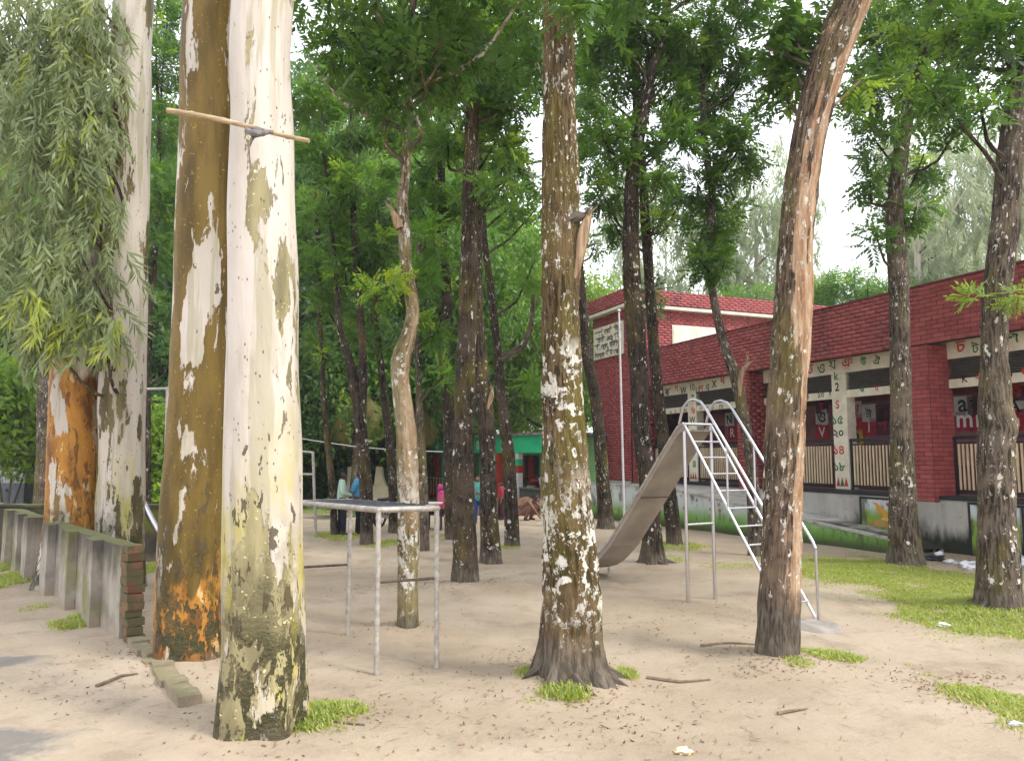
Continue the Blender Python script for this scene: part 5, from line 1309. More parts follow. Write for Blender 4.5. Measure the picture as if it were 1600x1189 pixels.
for i, (px, Y, zc, sc, zs) in enumerate([(-40, 34, 10, 1.3, 1.3), (60, 36, 11, 1.3, 1.3), (160, 33, 9, 1.2, 1.3), (240, 37, 11, 1.3, 1.4), (290, 31, 8, 1.1, 1.2), (110, 44, 16, 1.5, 1.2), (-20, 46, 17, 1.5, 1.2)]):
    far_tree(px, Y, zc, sc, 'far', i+2, 'dark broadleaf tree standing beyond the back wall', GL_, rz=i*1.5, zs=zs)
def bush(px, Y, sc, var, br, label, group, z=.9):
    x = (px-800)/F_PX*Y
    root = thing('bush', (x, Y, 0), label, 'bush', group)
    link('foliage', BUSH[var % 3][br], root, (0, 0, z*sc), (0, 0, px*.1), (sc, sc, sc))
    for k in range(3): MB().tube([(.1*k-.1, 0, -.1), (.3*k-.3, .1*k, .7*sc), (.5*k-.5, .2*k, 1.5*sc)], [.04, .03, .01], 6).build('stem', BARK_DARK, root)
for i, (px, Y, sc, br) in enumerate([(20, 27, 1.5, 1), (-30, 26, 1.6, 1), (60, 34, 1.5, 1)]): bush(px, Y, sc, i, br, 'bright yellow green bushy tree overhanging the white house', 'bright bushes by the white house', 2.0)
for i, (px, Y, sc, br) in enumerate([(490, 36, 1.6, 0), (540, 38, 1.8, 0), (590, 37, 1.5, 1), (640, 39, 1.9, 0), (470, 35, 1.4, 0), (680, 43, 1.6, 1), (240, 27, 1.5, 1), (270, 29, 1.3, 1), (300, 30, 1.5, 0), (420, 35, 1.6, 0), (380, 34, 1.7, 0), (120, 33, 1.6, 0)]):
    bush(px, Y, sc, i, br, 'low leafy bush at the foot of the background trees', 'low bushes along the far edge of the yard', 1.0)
# palms with drooping fronds
def palm(px, Y, h, label, dry=True, n=13, L=2.6, seed=1):
    x = (px-800)/F_PX*Y; root = thing('coconut_palm', (x, Y, 0), label, 'palm', 'palms at the back of the yard'); r = random.Random(seed)
    if h > 1: stem(root, 'trunk', [(x, Y, -.2, .18), (x+.1, Y, h*.5, .13), (x+.05, Y, h, .12)], BARK_GREY, 12, .2, .03, (.3, .3, 5, 0), seed)
    for k in range(n):
        a = k*2.4+r.uniform(-.3, .3); el = r.uniform(-.5, .9) if dry else r.uniform(.4, 1.2); pts = []
        d = Vector((math.cos(a), math.sin(a), 0)); p = Vector((0, 0, h)); e = el
        Vq, tq = [], []
        for s in range(15):
            pts.append(p.copy()); e -= .16 if dry else .10
            stp = d*math.cos(e)*L/15+Vector((0, 0, math.sin(e)*L/15)); p = p+stp
            sd = Vector((-d.y, d.x, 0))
            if s > 1:
                for sg in (-1, 1):
                    for j in range(2):
                        b = pts[-1]+stp*j*.5; ll = .62*math.sin(math.pi*min(1, (s+2)/17))*r.uniform(.8, 1.1); dr = Vector((0, 0, -.55 if not dry else -1.1))
                        tip = b+(sd*sg*.7+d*.45+dr*.7).normalized()*ll; w = stp.normalized()*.022
                        Vq += [b-w, b+w, tip+w*.3, tip-w*.3]; tq += [r.uniform(.2, .85)]*4
        fr_ = MB().tube(pts, [.03-.0017*i for i in range(15)], 6).build('frond', LEAF_DRY if dry else LEAF_PALM, root)
        link('leaflets', leaf_mesh('leaflets', np.array([tuple(q) for q in Vq]), np.array(tq), LEAF_DRY if dry else LEAF_PALM), fr_)
palm(553, 29.5, 4.3, 'palm with drooping yellowed fronds behind the two standing men', True, 15, 2.5, 3)
palm(650, 33, 4.2, 'palm with limp yellow fronds beside the green building', True, 11, 2.3, 5)
palm(535, 25.5, .3, 'young green palm on the ground behind the man in pale green', False, 7, 1.3, 7)
palm(588, 35.2, .9, 'young green palm rising behind the memorial wall', False, 8, 1.6, 9)
# ------------------------------------------------------------------ people
SKIN = paint('skin_brown', (0.20, 0.105, 0.065), .12, .55, .35, scale=8, bump=.05); HAIR = paint('black_hair', (0.010, 0.009, 0.008), .2, .5, .4)
SHOE = paint('dark_shoe', (0.02, 0.018, 0.016), .2, .5)
def cloth(name, c): return paint(name, c, .18, .85, .15, scale=12, bump=.25)
def person(label, loc, yaw, J, top_mat, leg_mat, sleeves='short', scarf=None, skirt=False, shirtless=False, h=1.0, hair=True):
    """J: joint positions, x = the person's right, y = forward, z = up (metres)"""
    root = thing('person', loc, label, 'person', rz=yaw)
    V, R, E_, reg = [], [], [], []
    idx = {}
    def jt(n, p, r): idx[n] = len(V); V.append(Vector(p)*h); R.append(r*h)
    def ed(a, b, g): E_.append((idx[a], idx[b])); reg.append(g)
    g = lambda n: Vector(J[n])
    jt('pel', g('pel'), .135); jt('sp', g('sp'), .125); jt('ch', g('ch'), .15); jt('ne', g('ne'), .058)
    f = (g('face')).normalized(); hd = g('head')
    jt('ja', hd+f*.025+Vector((0, 0, -.055)), .066); jt('sk', hd+Vector((0, 0, .035))-f*.01, .092); jt('tp', hd+Vector((0, 0, .10))-f*.015, .062)
    jt('no', hd+f*.088+Vector((0, 0, -.005)), .017)
    ed('pel', 'sp', 't'); ed('sp', 'ch', 't'); ed('ch', 'ne', 't2'); ed('ne', 'ja', 's'); ed('ja', 'sk', 's'); ed('sk', 'tp', 'h'); ed('sk', 'no', 's')
    for s in ('r', 'l'):
        sg = 1 if s == 'r' else -1
        sd = Vector((sg*abs(f.y), -sg*f.x if f.y >= 0 else sg*f.x, 0)).normalized()
        jt('ea'+s, hd+sd*.088+Vector((0, 0, .0)), .018); ed('sk', 'ea'+s, 's')
        sh, el, wr, ha = g('sh'+s), g('el'+s), g('wr'+s), g('ha'+s)
        jt('sh'+s, sh, .066); jt('el'+s, el, .044); jt('wr'+s, wr, .031); jt('pa'+s, wr.lerp(ha, .5), .034)
        ed('ch', 'sh'+s, 't2'); ed('sh'+s, 'el'+s, 'ua'); ed('el'+s, 'wr'+s, 'fa'); ed('wr'+s, 'pa'+s, 's')
        dr = (ha-wr).normalized(); sp = dr.cross(Vector((0, 1, .2))).normalized()
        if sp.length < .1: sp = Vector((1, 0, 0))
        for k in range(5):
            a = (k-1.5)*.017 if k < 4 else -.042; ln = (.075, .085, .08, .062)[k] if k < 4 else .045
            b0 = wr.lerp(ha, .55 if k < 4 else .3)+sp*a; jt(f'f{s}{k}', b0+dr*ln*.55+sp*a*.3, .009); jt(f'g{s}{k}', b0+dr*ln+sp*a*.3+Vector((0, .012, -.006)), .0075)
            ed('pa'+s, f'f{s}{k}', 's'); ed(f'f{s}{k}', f'g{s}{k}', 's')
        hp, kn, an, to = g('hp'+s), g('kn'+s), g('an'+s), g('to'+s)
        jt('hp'+s, hp, .092); jt('kn'+s, kn, .060); jt('cf'+s, kn.lerp(an, .35), .056); jt('an'+s, an, .038); jt('he'+s, an+Vector((0, -.03, -.045)), .036); jt('to'+s, to, .03)
        ed('pel', 'hp'+s, 'l'); ed('hp'+s, 'kn'+s, 'l'); ed('kn'+s, 'cf'+s, 'l2'); ed('cf'+s, 'an'+s, 'l2'); ed('an'+s, 'he'+s, 'ft'); ed('he'+s, 'to'+s, 'ft')
    me = bpy.data.meshes.new('figure'); me.from_pydata(V, E_, [])
    o = bpy.data.objects.new('figure', me); COL.objects.link(o)
    o.modifiers.new('s', 'SKIN')
    if not me.skin_vertices: me.skin_vertices.new()
    for i, sv in enumerate(me.skin_vertices[0].data): sv.radius = (R[i], R[i]); sv.use_root = (i == 0)
    ss = o.modifiers.new('u', 'SUBSURF'); ss.levels = ss.render_levels = 2
    dg = bpy.context.evaluated_depsgraph_get(); em = bpy.data.meshes.new_from_object(o.evaluated_get(dg))
    bpy.data.objects.remove(o); em.name = 'body'
    em.polygons.foreach_set('use_smooth', [True]*len(em.polygons)); em.materials.clear(); em.materials.append(SKIN)
    link('body', em, root)
    co = np.array([v.co[:] for v in em.vertices]); nr = np.array([v.normal[:] for v in em.vertices])
    A = np.array([V[a] for a, b in E_]); Bv = np.array([V[b] for a, b in E_]); rg = np.array(reg)
    def near(p):
        d = Bv-A; t = np.clip(((p[:, None]-A)*d).sum(-1)/(d*d).sum(-1), 0, 1); q = A+t[..., None]*d
        ra = np.array([R[a] for a, b in E_]); rb = np.array([R[b] for a, b in E_])
        return np.argmin(np.linalg.norm(p[:, None]-q, axis=-1)-(ra+(rb-ra)*t), 1)
    br = rg[near(co)]
    polys = [list(p.vertices) for p in em.polygons]
    def garment(name, regs, off, mat, extra=None):
        keep = [p for p in polys if sum((br[i] in regs) and (extra is None or extra(co[i])) for i in p) >= len(p)-1]
        if not keep: return
        used = sorted({i for p in keep for i in p}); mp = {u: k for k, u in enumerate(used)}
        vs = [co[i]+nr[i]*(off+.004*mnoise.noise(Vector(co[i]*22))) for i in used]
        ob = link(name, mesh(name, vs, [tuple(mp[i] for i in p) for p in keep], mat, True), root)
        md = ob.modifiers.new('thick', 'SOLIDIFY'); md.thickness = .008; md.offset = -1
    if not shirtless: garment('shirt', ('t', 't2', 'ua') + (('fa',) if sleeves == 'long' else ()), .018, top_mat)
    garment('trousers', ('l', 'l2'), .02, leg_mat)
    garment('shoes', ('ft',), .012, SHOE)
    hz = hd.z*h
    if scarf:
        garment('headscarf', ('s', 'h', 't2'), .024, scarf, lambda c: (c[2] > hz-.17*h) and ((Vector(c)-hd*h).dot(f) < .055*h or c[2] > hz+.07*h))
    elif hair:
        garment('hair', ('s', 'h'), .014, HAIR, lambda c: c[2] > hz-.035*h and ((Vector(c)-hd*h).dot(f) < .03*h or c[2] > hz+.075*h))
    if skirt:
        pe = g('pel')*h; mb = MB(); prof = [(.17*h, pe.z+.12), (.21*h, pe.z-.05), (.25*h, pe.z-.3), (.30*h, max(.1, pe.z-.55))]
        mb.lathe(prof, 20, (pe.x, pe.y)).build('tunic_skirt', top_mat, root, True)
    return root
def standing(dx=0.0, armr='down', arml='down', stride=.05, lean=0.0, face=(0, 1, 0)):
    J = dict(pel=(0, 0, .92), sp=(0, lean*.3, 1.10), ch=(0, lean*.7, 1.30), ne=(0, lean, 1.45), head=(0, lean+.015, 1.555), face=face)
    for s, sg in (('r', 1), ('l', -1)):
        st = stride*sg; mode = armr if s == 'r' else arml
        J['sh'+s] = (sg*.175, lean*.8, 1.38); J['hp'+s] = (sg*.095, 0, .86); J['kn'+s] = (sg*.10, st*.6+.02, .48); J['an'+s] = (sg*.105, st, .085); J['to'+s] = (sg*.125, st+.15, .03)
        if mode == 'down': J['el'+s] = (sg*.22, -.02, 1.10); J['wr'+s] = (sg*.225, .05, .86); J['ha'+s] = (sg*.215, .08, .73)
        if mode == 'front': J['el'+s] = (sg*.23, .0, 1.11); J['wr'+s] = (sg*.10, .22, 1.06); J['ha'+s] = (sg*-.01, .26, 1.08)
        if mode == 'back': J['el'+s] = (sg*.24, -.12, 1.12); J['wr'+s] = (sg*.09, -.2, .96); J['ha'+s] = (sg*-.02, -.2, .93)
        if mode == 'reach': J['el'+s] = (sg*.2, .18, 1.16); J['wr'+s] = (sg*.16, .40, 1.12); J['ha'+s] = (sg*.14, .52, 1.10)
    return J
b = G(533, 836); person('man in pale green shirt and dark trousers standing with arms folded', b, rad(-72), standing(armr='front', arml='front', face=(-.15, 1, 0)), cloth('mint_shirt', (0.42, 0.58, 0.46)), cloth('navy_trousers', (0.02, 0.022, 0.035)), 'long', h=.97)
b = G(559, 834); person('man in blue shirt standing with hands behind his back', b, rad(-95), standing(armr='back', arml='down', face=(.2, 1, 0)), cloth('blue_shirt', (0.10, 0.34, 0.55)), cloth('black_trousers', (0.015, 0.016, 0.022)), 'short', h=.99)
b = G(748, 818); person('person in teal shirt and blue jeans standing between two grove trunks', b, rad(160), standing(armr='reach', arml='front', lean=.08), cloth('teal_shirt', (0.13, 0.42, 0.36)), cloth('blue_jeans', (0.02, 0.07, 0.22)), 'short', h=.86)
b = G(783, 812); person('small child in red top standing by the dug soil', b, rad(100), standing(), cloth('red_top', (0.36, 0.04, 0.06)), cloth('dark_shorts', (0.05, 0.02, 0.03)), 'short', h=.72)
# squatting man, bent forward
J = dict(pel=(0, -.16, .24), sp=(0, -.08, .42), ch=(0, .10, .58), ne=(0, .25, .66), head=(0, .35, .69), face=(0, .8, -.6))
for s, sg in (('r', 1), ('l', -1)):
    J['sh'+s] = (sg*.17, .16, .60); J['el'+s] = (sg*.24, .34, .42); J['wr'+s] = (sg*.16, .46, .22); J['ha'+s] = (sg*.12, .52, .11)
    J['hp'+s] = (sg*.1, -.14, .22); J['kn'+s] = (sg*.2, .24, .46); J['an'+s] = (sg*.17, .02, .085); J['to'+s] = (sg*.2, .16, .03)
b = G(824, 813); person('bare backed man squatting and digging in the soil', b, rad(-120), J, None, cloth('brown_cloth', (0.22, 0.12, 0.09)), shirtless=True, h=1.0)
# woman sitting
J = dict(pel=(0, 0, .50), sp=(0, .0, .68), ch=(0, .02, .88), ne=(0, .03, 1.03), head=(0, .05, 1.135), face=(0, 1, 0))
for s, sg in (('r', 1), ('l', -1)):
    J['sh'+s] = (sg*.16, .02, .96); J['el'+s] = (sg*.21, .04, .70); J['wr'+s] = (sg*.12, .24, .62); J['ha'+s] = (sg*.08, .34, .60)
    J['hp'+s] = (sg*.09, .02, .47); J['kn'+s] = (sg*.11, .42, .47); J['an'+s] = (sg*.11, .40, .085); J['to'+s] = (sg*.12, .55, .03)
b = G(690, 826); wyaw = rad(105)
person('woman in pink headscarf and pink tunic sitting on a stool', b, wyaw, J, cloth('pink_tunic', (0.50, 0.10, 0.18)), cloth('black_salwar', (0.02, 0.02, 0.03)), 'long', scarf=cloth('magenta_scarf', (0.48, 0.06, 0.20)))
st = thing('stool', b, 'low plastic stool under the woman in pink', 'stool', rz=wyaw)
SM = paint('stool_red', (0.30, 0.03, 0.03), .15, .5)
MB().box(-.16, .16, -.14, .16, .345, .375, .008).build('seat', SM, st)
for sx in (-1, 1):
    for sy in (-1, 1): MB().tube([(sx*.15, .01+sy*.14, 0), (sx*.12, .01+sy*.11, .344)], .016, 8).build('leg', SM, st)
tb_ = thing('table', G(672, 828), 'small table with white top and red cloth edge beside the seated woman', 'table')
MB().box(-.34, .34, -.25, .25, .72, .76, .005).build('top', L_WHITE, tb_); MB().box(-.345, .345, -.255, .255, .60, .718).build('cloth_edge', cloth('red_cloth', (0.5, 0.05, 0.08)), tb_)
for sx in (-1, 1):
    for sy in (-1, 1): MB().tube([(sx*.3, sy*.21, 0), (sx*.3, sy*.21, .60)], .018, 8).build('leg', BLACKM, tb_)

# ------------------------------------------------------------------ motorcycles
TYRE = paint('tyre_rubber', (0.018, 0.018, 0.018), .2, .8); CHROME = STEEL
def motorcycle(label, loc, yaw, body, group='parked motorcycles'):
    root = thing('motorcycle', loc, label, 'motorcycle', group, yaw)
    def wheel(x):
        prof = MB(); n, k = 28, 10; vs, fs = [], []
        for i in range(n):
            for j in range(k):
                a, c = 2*math.pi*i/n, 2*math.pi*j/k; r = .265+.045*math.cos(c); vs.append((x+r*math.cos(a), .045*math.sin(c), .31+r*math.sin(a)))
        for i in range(n):
            for j in range(k): fs.append((i*k+j, ((i+1) % n)*k+j, ((i+1) % n)*k+(j+1) % k, i*k+(j+1) % k))
        w = link('wheel', mesh('wheel', vs, fs, TYRE, True), root)
        r_ = MB()
        for q in range(6): a = q*math.pi/3; r_.tube([(x, 0, .31), (x+.235*math.cos(a), 0, .31+.235*math.sin(a))], .012, 6)
        r_.tube([(x, -.06, .31), (x, .06, .31)], .04, 12)
        r_.tube([(x+.23*math.cos(a*math.pi/12), 0, .31+.23*math.sin(a*math.pi/12)) for a in range(25)], .014, 6).build('rim', CHROME, w)
    wheel(-.62); wheel(.64)
    MB().tube([(.64, .09, .31), (.52, .09, .62), (.42, .07, .92)], .022, 8).tube([(.64, -.09, .31), (.52, -.09, .62), (.42, -.07, .92)], .022, 8).build('fork', CHROME, root)
    MB().tube([(.30, .36, 1.02), (.40, .2, 1.04), (.42, 0, .97), (.40, -.2, 1.04), (.30, -.36, 1.02)], .014, 8).build('handlebar', BLACKM, root)
    lump('fuel_tank', root, .2, (1.25, .75, .7), (.12, 0, .80), 2, body, .08, 10)
    MB().box(-.62, -.05, -.12, .12, .74, .83, .03).build('seat', TYRE, root)
    MB().box(-.18, .2, -.12, .12, .33, .62, .04).build('engine', PIPE, root)
    MB().tube([(.42, 0, .9), (.15, 0, .66), (-.2, 0, .62), (-.62, 0, .31)], .03, 8).tube([(.35, 0, .75), (.2, 0, .35), (-.2, 0, .30), (-.3, 0, .65)], .022, 8).build('frame', BLACKM, root)
    MB().tube([(.15, -.13, .4), (-.1, -.17, .26), (-.5, -.17, .30), (-.85, -.17, .38)], [.025, .03, .045, .045], 10).build('exhaust', CHROME, root)
    lump('headlight', root, .1, (.9, 1, 1), (.53, 0, .90), 1, WHITEM, .03, 10)
    MB().prism([(.38, .60), (.50, .68), (.78, .66), (.90, .55), (.86, .55), (.76, .62), (.52, .64), (.42, .56)], -.06, .06).build('front_mudguard', body, root)
    MB().prism([(-.45, .74), (-.75, .74), (-.98, .58), (-.96, .54), (-.72, .66), (-.45, .64)], -.08, .08).build('rear_cowl', body, root)
    lump('mirror', root, .05, (.5, 1, .7), (.34, .3, 1.2), 1, BLACKM, .02, 8)
    MB().tube([(-.05, .1, .35), (.0, .28, .02)], .012, 6).build('side_stand', BLACKM, root)
motorcycle('black and white motorcycle parked beside a dark leaning tree', G(612, 822), rad(65), paint('black_enamel', (0.02, 0.02, 0.022), .1, .25, .5))
p = Matrix.Translation(gb0) @ Matrix.Rotation(grz, 4, 'Z') @ Vector((GX(830, -.9), .9, .22))
motorcycle('red and black motorcycle parked on the green verandah', p, rad(-35), paint('red_enamel', (0.3, 0.02, 0.02), .1, .25, .5))
# ------------------------------------------------------------------ soil heap, litter, grass
def blades(n, cx, cy, rx, ry, h0, h1, w, rng, spread=.6, edge=.35):
    """kite-shaped blades over an uneven patch"""
    a = rng.uniform(0, 2*math.pi, n*2); q = np.sqrt(rng.random(n*2))
    x = cx+rx*q*np.cos(a); y = cy+ry*q*np.sin(a)
    fz = rng.random(n*2)
    keep = np.array([q[i] + .30*(fz[i]-.25) < 1-edge*(0.5-mnoise.noise(Vector((x[i]*1.1, y[i]*1.1, 4.2)))*1.5) and mnoise.noise(Vector((x[i]*2.3, y[i]*2.3, 9.0))) + .35*mnoise.noise(Vector((x[i]*9, y[i]*9, 2.0))) > -.75*fz[i]-.06 for i in range(n*2)])
    x, y, q = x[keep], y[keep], q[keep]; m = len(x)
    z = np.array([gz(a_, b_) for a_, b_ in zip(x, y)])
    h = rng.uniform(h0, h1, m)*(1-.45*q); az = rng.uniform(0, 2*math.pi, m); tl = rng.uniform(.15, spread, m)
    d = np.stack([np.cos(az)*np.sin(tl), np.sin(az)*np.sin(tl), np.cos(tl)], 1); s = np.stack([-np.sin(az), np.cos(az), np.zeros(m)], 1)*(w*rng.uniform(.6, 1.3, m))[:, None]
    b = np.stack([x, y, z-.004], 1); mid = b+d*(h*.5)[:, None]; tip = b+d*h[:, None]+np.stack([np.cos(az)*h*.35, np.sin(az)*h*.35, -h*.12], 1)
    V = np.stack([b, mid-s, tip, mid+s], 1).reshape(-1, 3)
    t = np.repeat(np.clip(rng.normal(.55, .32, m), 0, 1.15), 4); return V, t
rngg = np.random.default_rng(12)
def patch(spec):
    Vs, Ts = [], []
    for px, py, rx, ry, dens, h0, h1 in spec:
        c = G(px, py); n_, f_ = G(px, py+ry), G(px, max(py-ry, 725)); RX = rx*mpp(c); RY = (f_.y-n_.y)/2; cy = (f_.y+n_.y)/2
        n = int(min(26000, dens*math.pi*RX*RY)); w = .0045+.0016*max(1, c.y/7)
        V, t = blades(n, c.x, cy, RX, RY, h0, h1, w, rngg); Vs.append(V); Ts.append(t)
        V, t = blades(max(20, int(n*.16)), c.x, cy, RX*1.4, RY*1.4, h0*.8, h1*.9, w, rngg, .9); Vs.append(V); Ts.append(t)
    return np.concatenate(Vs), np.concatenate(Ts)
def grass(name, spec, label=None):
    V, t = patch(spec); o = link(name, leaf_mesh(name, V, t, GRASS)); tag(o, kind='stuff'); return o
grass('grass', [(1440, 915, 185, 50, 1700, .02, .06), (1530, 965, 140, 45, 1900, .03, .10), (1340, 905, 110, 34, 1300, .015, .05), (1350, 890, 110, 14, 700, .015, .05), (1560, 930, 90, 30, 1500, .03, .08), (1250, 878, 80, 10, 500, .015, .04),
                (1560, 950, 60, 18, 2400, .06, .17), (1420, 893, 45, 8, 900, .03, .08)])
grass('grass', [(1055, 852, 55, 9, 900, .03, .08), (1040, 875, 50, 9, 500, .02, .05), (1130, 885, 70, 9, 250, .02, .04)])
grass('grass', [(1310, 1026, 66, 15, 2600, .03, .09), (1250, 1044, 34, 12, 1500, .02, .07), (1555, 1100, 85, 40, 2400, .03, .08), (1450, 1052, 35, 7, 500, .02, .05), (1415, 1030, 20, 5, 500, .02, .04), (1590, 1140, 35, 15, 1000, .03, .06)])
grass('grass', [(890, 1090, 62, 18, 4200, .05, .12), (825, 1058, 24, 10, 1600, .03, .08), (982, 1058, 22, 14, 2200, .04, .10)])
grass('grass', [(455, 1138, 75, 26, 4200, .05, .12), (525, 1115, 50, 16, 3200, .04, .09), (395, 1160, 36, 14, 1800, .04, .08), (637, 984, 26, 6, 900, .05, .14)])
grass('grass', [(25, 905, 60, 22, 1700, .04, .12), (118, 972, 36, 15, 3600, .05, .13), (55, 950, 25, 8, 500, .03, .06), (10, 885, 40, 14, 1500, .05, .14), (245, 888, 40, 12, 1500, .05, .15), (330, 1030, 30, 6, 700, .03, .08)])
grass('grass', [(530, 838, 55, 8, 900, .03, .07), (600, 848, 40, 7, 700, .03, .06), (690, 838, 30, 5, 500, .03, .06), (790, 855, 30, 5, 600, .03, .06), (560, 800, 90, 6, 200, .03, .08)])
def bigleaf(n, cx, cy, rx, ry, l0, l1, w, rng, lift=.012):
    x = cx+rng.normal(0, rx, n); y = cy+rng.normal(0, ry, n); z = np.array([gz(a, b) for a, b in zip(x, y)])+rng.uniform(.002, lift, n)
    az = rng.uniform(0, 2*math.pi, n); L = rng.uniform(l0, l1, n); d = np.stack([np.cos(az), np.sin(az), rng.normal(0, .12, n)], 1); s = np.stack([-np.sin(az), np.cos(az), rng.normal(0, .25, n)], 1)
    b = np.stack([x, y, z], 1); W = (w*rng.uniform(.6, 1.2, n))[:, None]
    V = np.stack([b, b+d*(L*.45)[:, None]-s*W, b+d*L[:, None]+np.stack([0*L, 0*L, rng.uniform(0, .015, n)], 1), b+d*(L*.45)[:, None]+s*W], 1).reshape(-1, 3)
    return V, np.repeat(rng.random(n), 4)
LIT = Mat('dead_leaf', .9, .1); tt = LIT.attr('tint', 'Fac'); LIT.color(LIT.mix(LIT.step(tt, .0, 1.0), (0.085, 0.045, 0.025), (0.30, 0.17, 0.085))); LIT = LIT.m
TWG = Mat('dry_twig', .9, .1); tt = TWG.attr('tint', 'Fac'); TWG.color(TWG.mix(tt, (0.05, 0.035, 0.025), (0.24, 0.18, 0.12))); TWG = TWG.m
Vs, Ts = [], []
for x_, y_, r_, n_ in [(.53, 7.15, .42, 170), (2.67, 7.9, .36, 170), (-1.9, 5.9, .42, 120), (6.43, 10.3, .4, 120), (-3.2, 7.9, .4, 90), (7.3, 14.3, .45, 90), (-1.3, 9.15, .3, 80), (-.73, 12.3, .35, 80)]:
    V, t = bigleaf(n_, x_, y_, r_, r_, .02, .055, .008, rngg); Vs.append(V); Ts.append(t)
for px, py, rx, ry, n in [(1500, 1085, 40, 14, 420), (1540, 1055, 30, 5, 120), (1200, 1045, 40, 8, 130), (1500, 885, 60, 10, 420), (1560, 872, 50, 8, 300), (285, 920, 30, 10, 90), (700, 915, 50, 6, 140), (820, 1030, 40, 14, 120), (960, 1100, 90, 25, 160), (630, 1090, 150, 40, 240),
                          (1000, 980, 60, 20, 140), (180, 1060, 90, 30, 260), (250, 1010, 50, 15, 160), (760, 900, 60, 8, 120), (1150, 960, 60, 15, 120), (560, 920, 40, 8, 80), (1450, 1060, 60, 20, 120), (900, 1150, 200, 30, 160)]:
    c = G(px, py); f_, n_ = G(px, py-ry), G(px, py+ry); V, t = bigleaf(int(n*.65), c.x, c.y, rx*mpp(c), max(.08, (f_.y-n_.y)/2), .02, .06, .008, rngg); Vs.append(V); Ts.append(t)
V, t = bigleaf(900, .5, 9.5, 4.5, 3.6, .012, .04, .006, rngg); Vs.append(V); Ts.append(t)
tag(link('leaf_litter', leaf_mesh('leaf_litter', np.concatenate(Vs), np.concatenate(Ts), LIT)), kind='stuff')
Vs, Ts = [], []
for px, py, rx, ry, n in [(1200, 1100, 250, 50, 140), (640, 1060, 160, 60, 170), (150, 1060, 120, 60, 210), (1000, 1010, 120, 60, 130), (900, 1150, 250, 30, 120), (1400, 1100, 150, 40, 90), (740, 900, 150, 30, 110)]:
    c = G(px, py); f_, n_ = G(px, py-ry), G(px, py+ry); V, t = bigleaf(int(n*.5), c.x, c.y, rx*mpp(c), max(.1, (f_.y-n_.y)/2), .06, .22, .0022, rngg, .01); Vs.append(V); Ts.append(t)
tag(link('twig_litter', leaf_mesh('twig_litter', np.concatenate(Vs), np.concatenate(Ts), TWG)), kind='stuff')
# a few sticks one can pick out
STK = paint('grey_stick', (0.20, 0.15, 0.105), .3, .9, .1, scale=20)
for pts, lab in (([(470, 1146), (520, 1138), (570, 1136)], 'pale crooked stick lying by the grass at the white trunk'), ([(1095, 1010), (1140, 1008), (1182, 1011)], 'half buried root running from the bare patched tree'), ([(150, 1075), (190, 1062), (215, 1060)], 'dark twig lying on the sand by the worn paving'), ([(1215, 1112), (1235, 1110), (1262, 1109)], 'thin dry twig lying on open sand'), ([(1010, 1058), (1060, 1062), (1110, 1058)], 'long dry grass stalk beside the stout tree')):
    q = [G(*p) for p in pts]; o = q[1].copy(); b = thing('stick', o, lab, 'stick')
    MB().tube([Vector((p.x, p.y, gz(p.x, p.y)+.012))-o for p in q], [.016, .013, .006], 7).build('branch', STK, b, True)
SOIL = paint('dug_soil', (0.15, 0.09, 0.06), .35, .95, .05, scale=5, bump=.8)
hp = G(805, 806); heap = thing('soil_heap', hp, 'heap of dug brown earth in front of the lattice verandah', 'soil')
lump('mound', heap, 1.0, (1.5, .9, .42), (.2, 1.2, .02), 4, SOIL, .5, 26); lump('mound', heap, .6, (1.2, .8, .5), (-1.0, .9, .0), 9, SOIL, .5, 20)
for k in range(14):
    lump('clod', heap, rngb.uniform(.06, .13), (1.2, 1, .8), (rngb.uniform(-1.6, 1.8), rngb.uniform(0, .6), .04), k, SOIL, .5, 8)
pk = thing('plank', G(575, 812), 'pale plank lying on the ground behind the two men', 'plank')
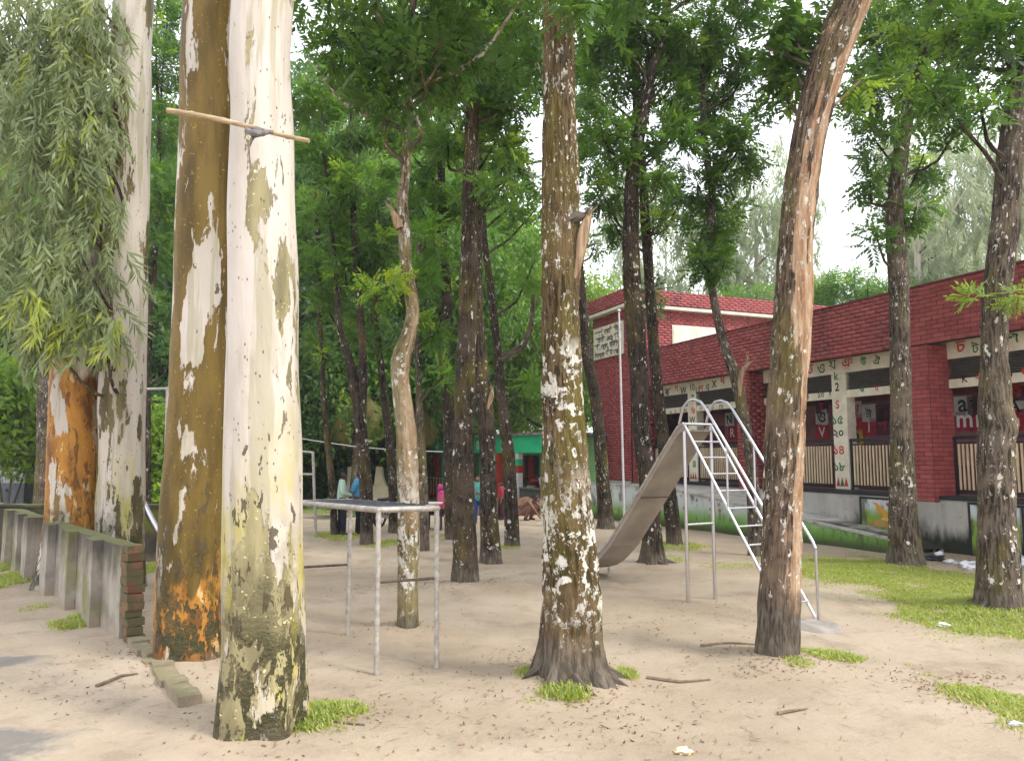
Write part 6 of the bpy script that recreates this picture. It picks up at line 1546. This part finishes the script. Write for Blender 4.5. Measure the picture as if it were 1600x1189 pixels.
MB().box(-1.1, 1.0, -.06, .06, 0.0, .07, .008).build('board', paint('pale_plank', (0.55, 0.50, 0.45), .2), pk)
# scraps of rubbish by the brick pillar
WP = paint('white_plastic', (0.72, 0.73, 0.75), .12, .4, .4, scale=10); BP = paint('black_plastic', (0.02, 0.02, 0.022), .2, .4, .4)
for px, py, r, mt, lab in [(1469, 862, .09, WP, 'crumpled white plastic scrap at the foot of the brick pillar'), (1461, 876, .13, BP, 'black plastic bag bundle beside the leaf covered tree'), (1502, 861, .10, WP, 'flat white plastic bag by the stained plinth'), (1485, 880, .08, WP, 'small white scrap among dead leaves'),
                       (1512, 884, .11, WP, 'white crushed cup against the knobbly tree'), (1516, 891, .09, WP, 'torn white wrapper in the dark leaf litter'), (1596, 882, .17, WP, 'large crumpled white bag behind the knobbly tree'), (1474, 978, .05, WP, 'white paper scrap lying in the lawn grass'), (1586, 1137, .03, WP, 'tiny white scrap beside the reddish leaf litter'), (1068, 1177, .04, BALU, 'pale wood chip on the near sand')]:
    c = G(px, py); s = thing('scrap', (c.x, c.y, gz(c.x, c.y)), lab, 'scrap'); lump('sheet', s, r, (1.5, 1.1, .55), (0, 0, r*.35), px, mt, .7, 12)
lump('tie_end', bpy.data.objects['scrap.001'], .06, (1.6, .6, .6), (.05, -.05, .14), 3, WP, .5, 10)
# ------------------------------------------------------------------ thin haze volume, added to lift the far darks
hz = MB().box(-130, 130, -25, 120, -1.2, 46).build('haze', None)
tag(hz, kind='stuff')
hm = bpy.data.materials.new('haze'); hm.use_nodes = True; hm.node_tree.nodes.clear()
ho = hm.node_tree.nodes.new('ShaderNodeOutputMaterial'); hv = hm.node_tree.nodes.new('ShaderNodeVolumePrincipled')
hv.inputs['Density'].default_value = 0.0008; hv.inputs['Color'].default_value = (0.93, 0.94, 1.0, 1); hv.inputs['Anisotropy'].default_value = 0.2
hm.node_tree.links.new(hv.outputs[0], ho.inputs['Volume']); hz.data.materials.append(hm)
hz.display_type = 'WIRE'
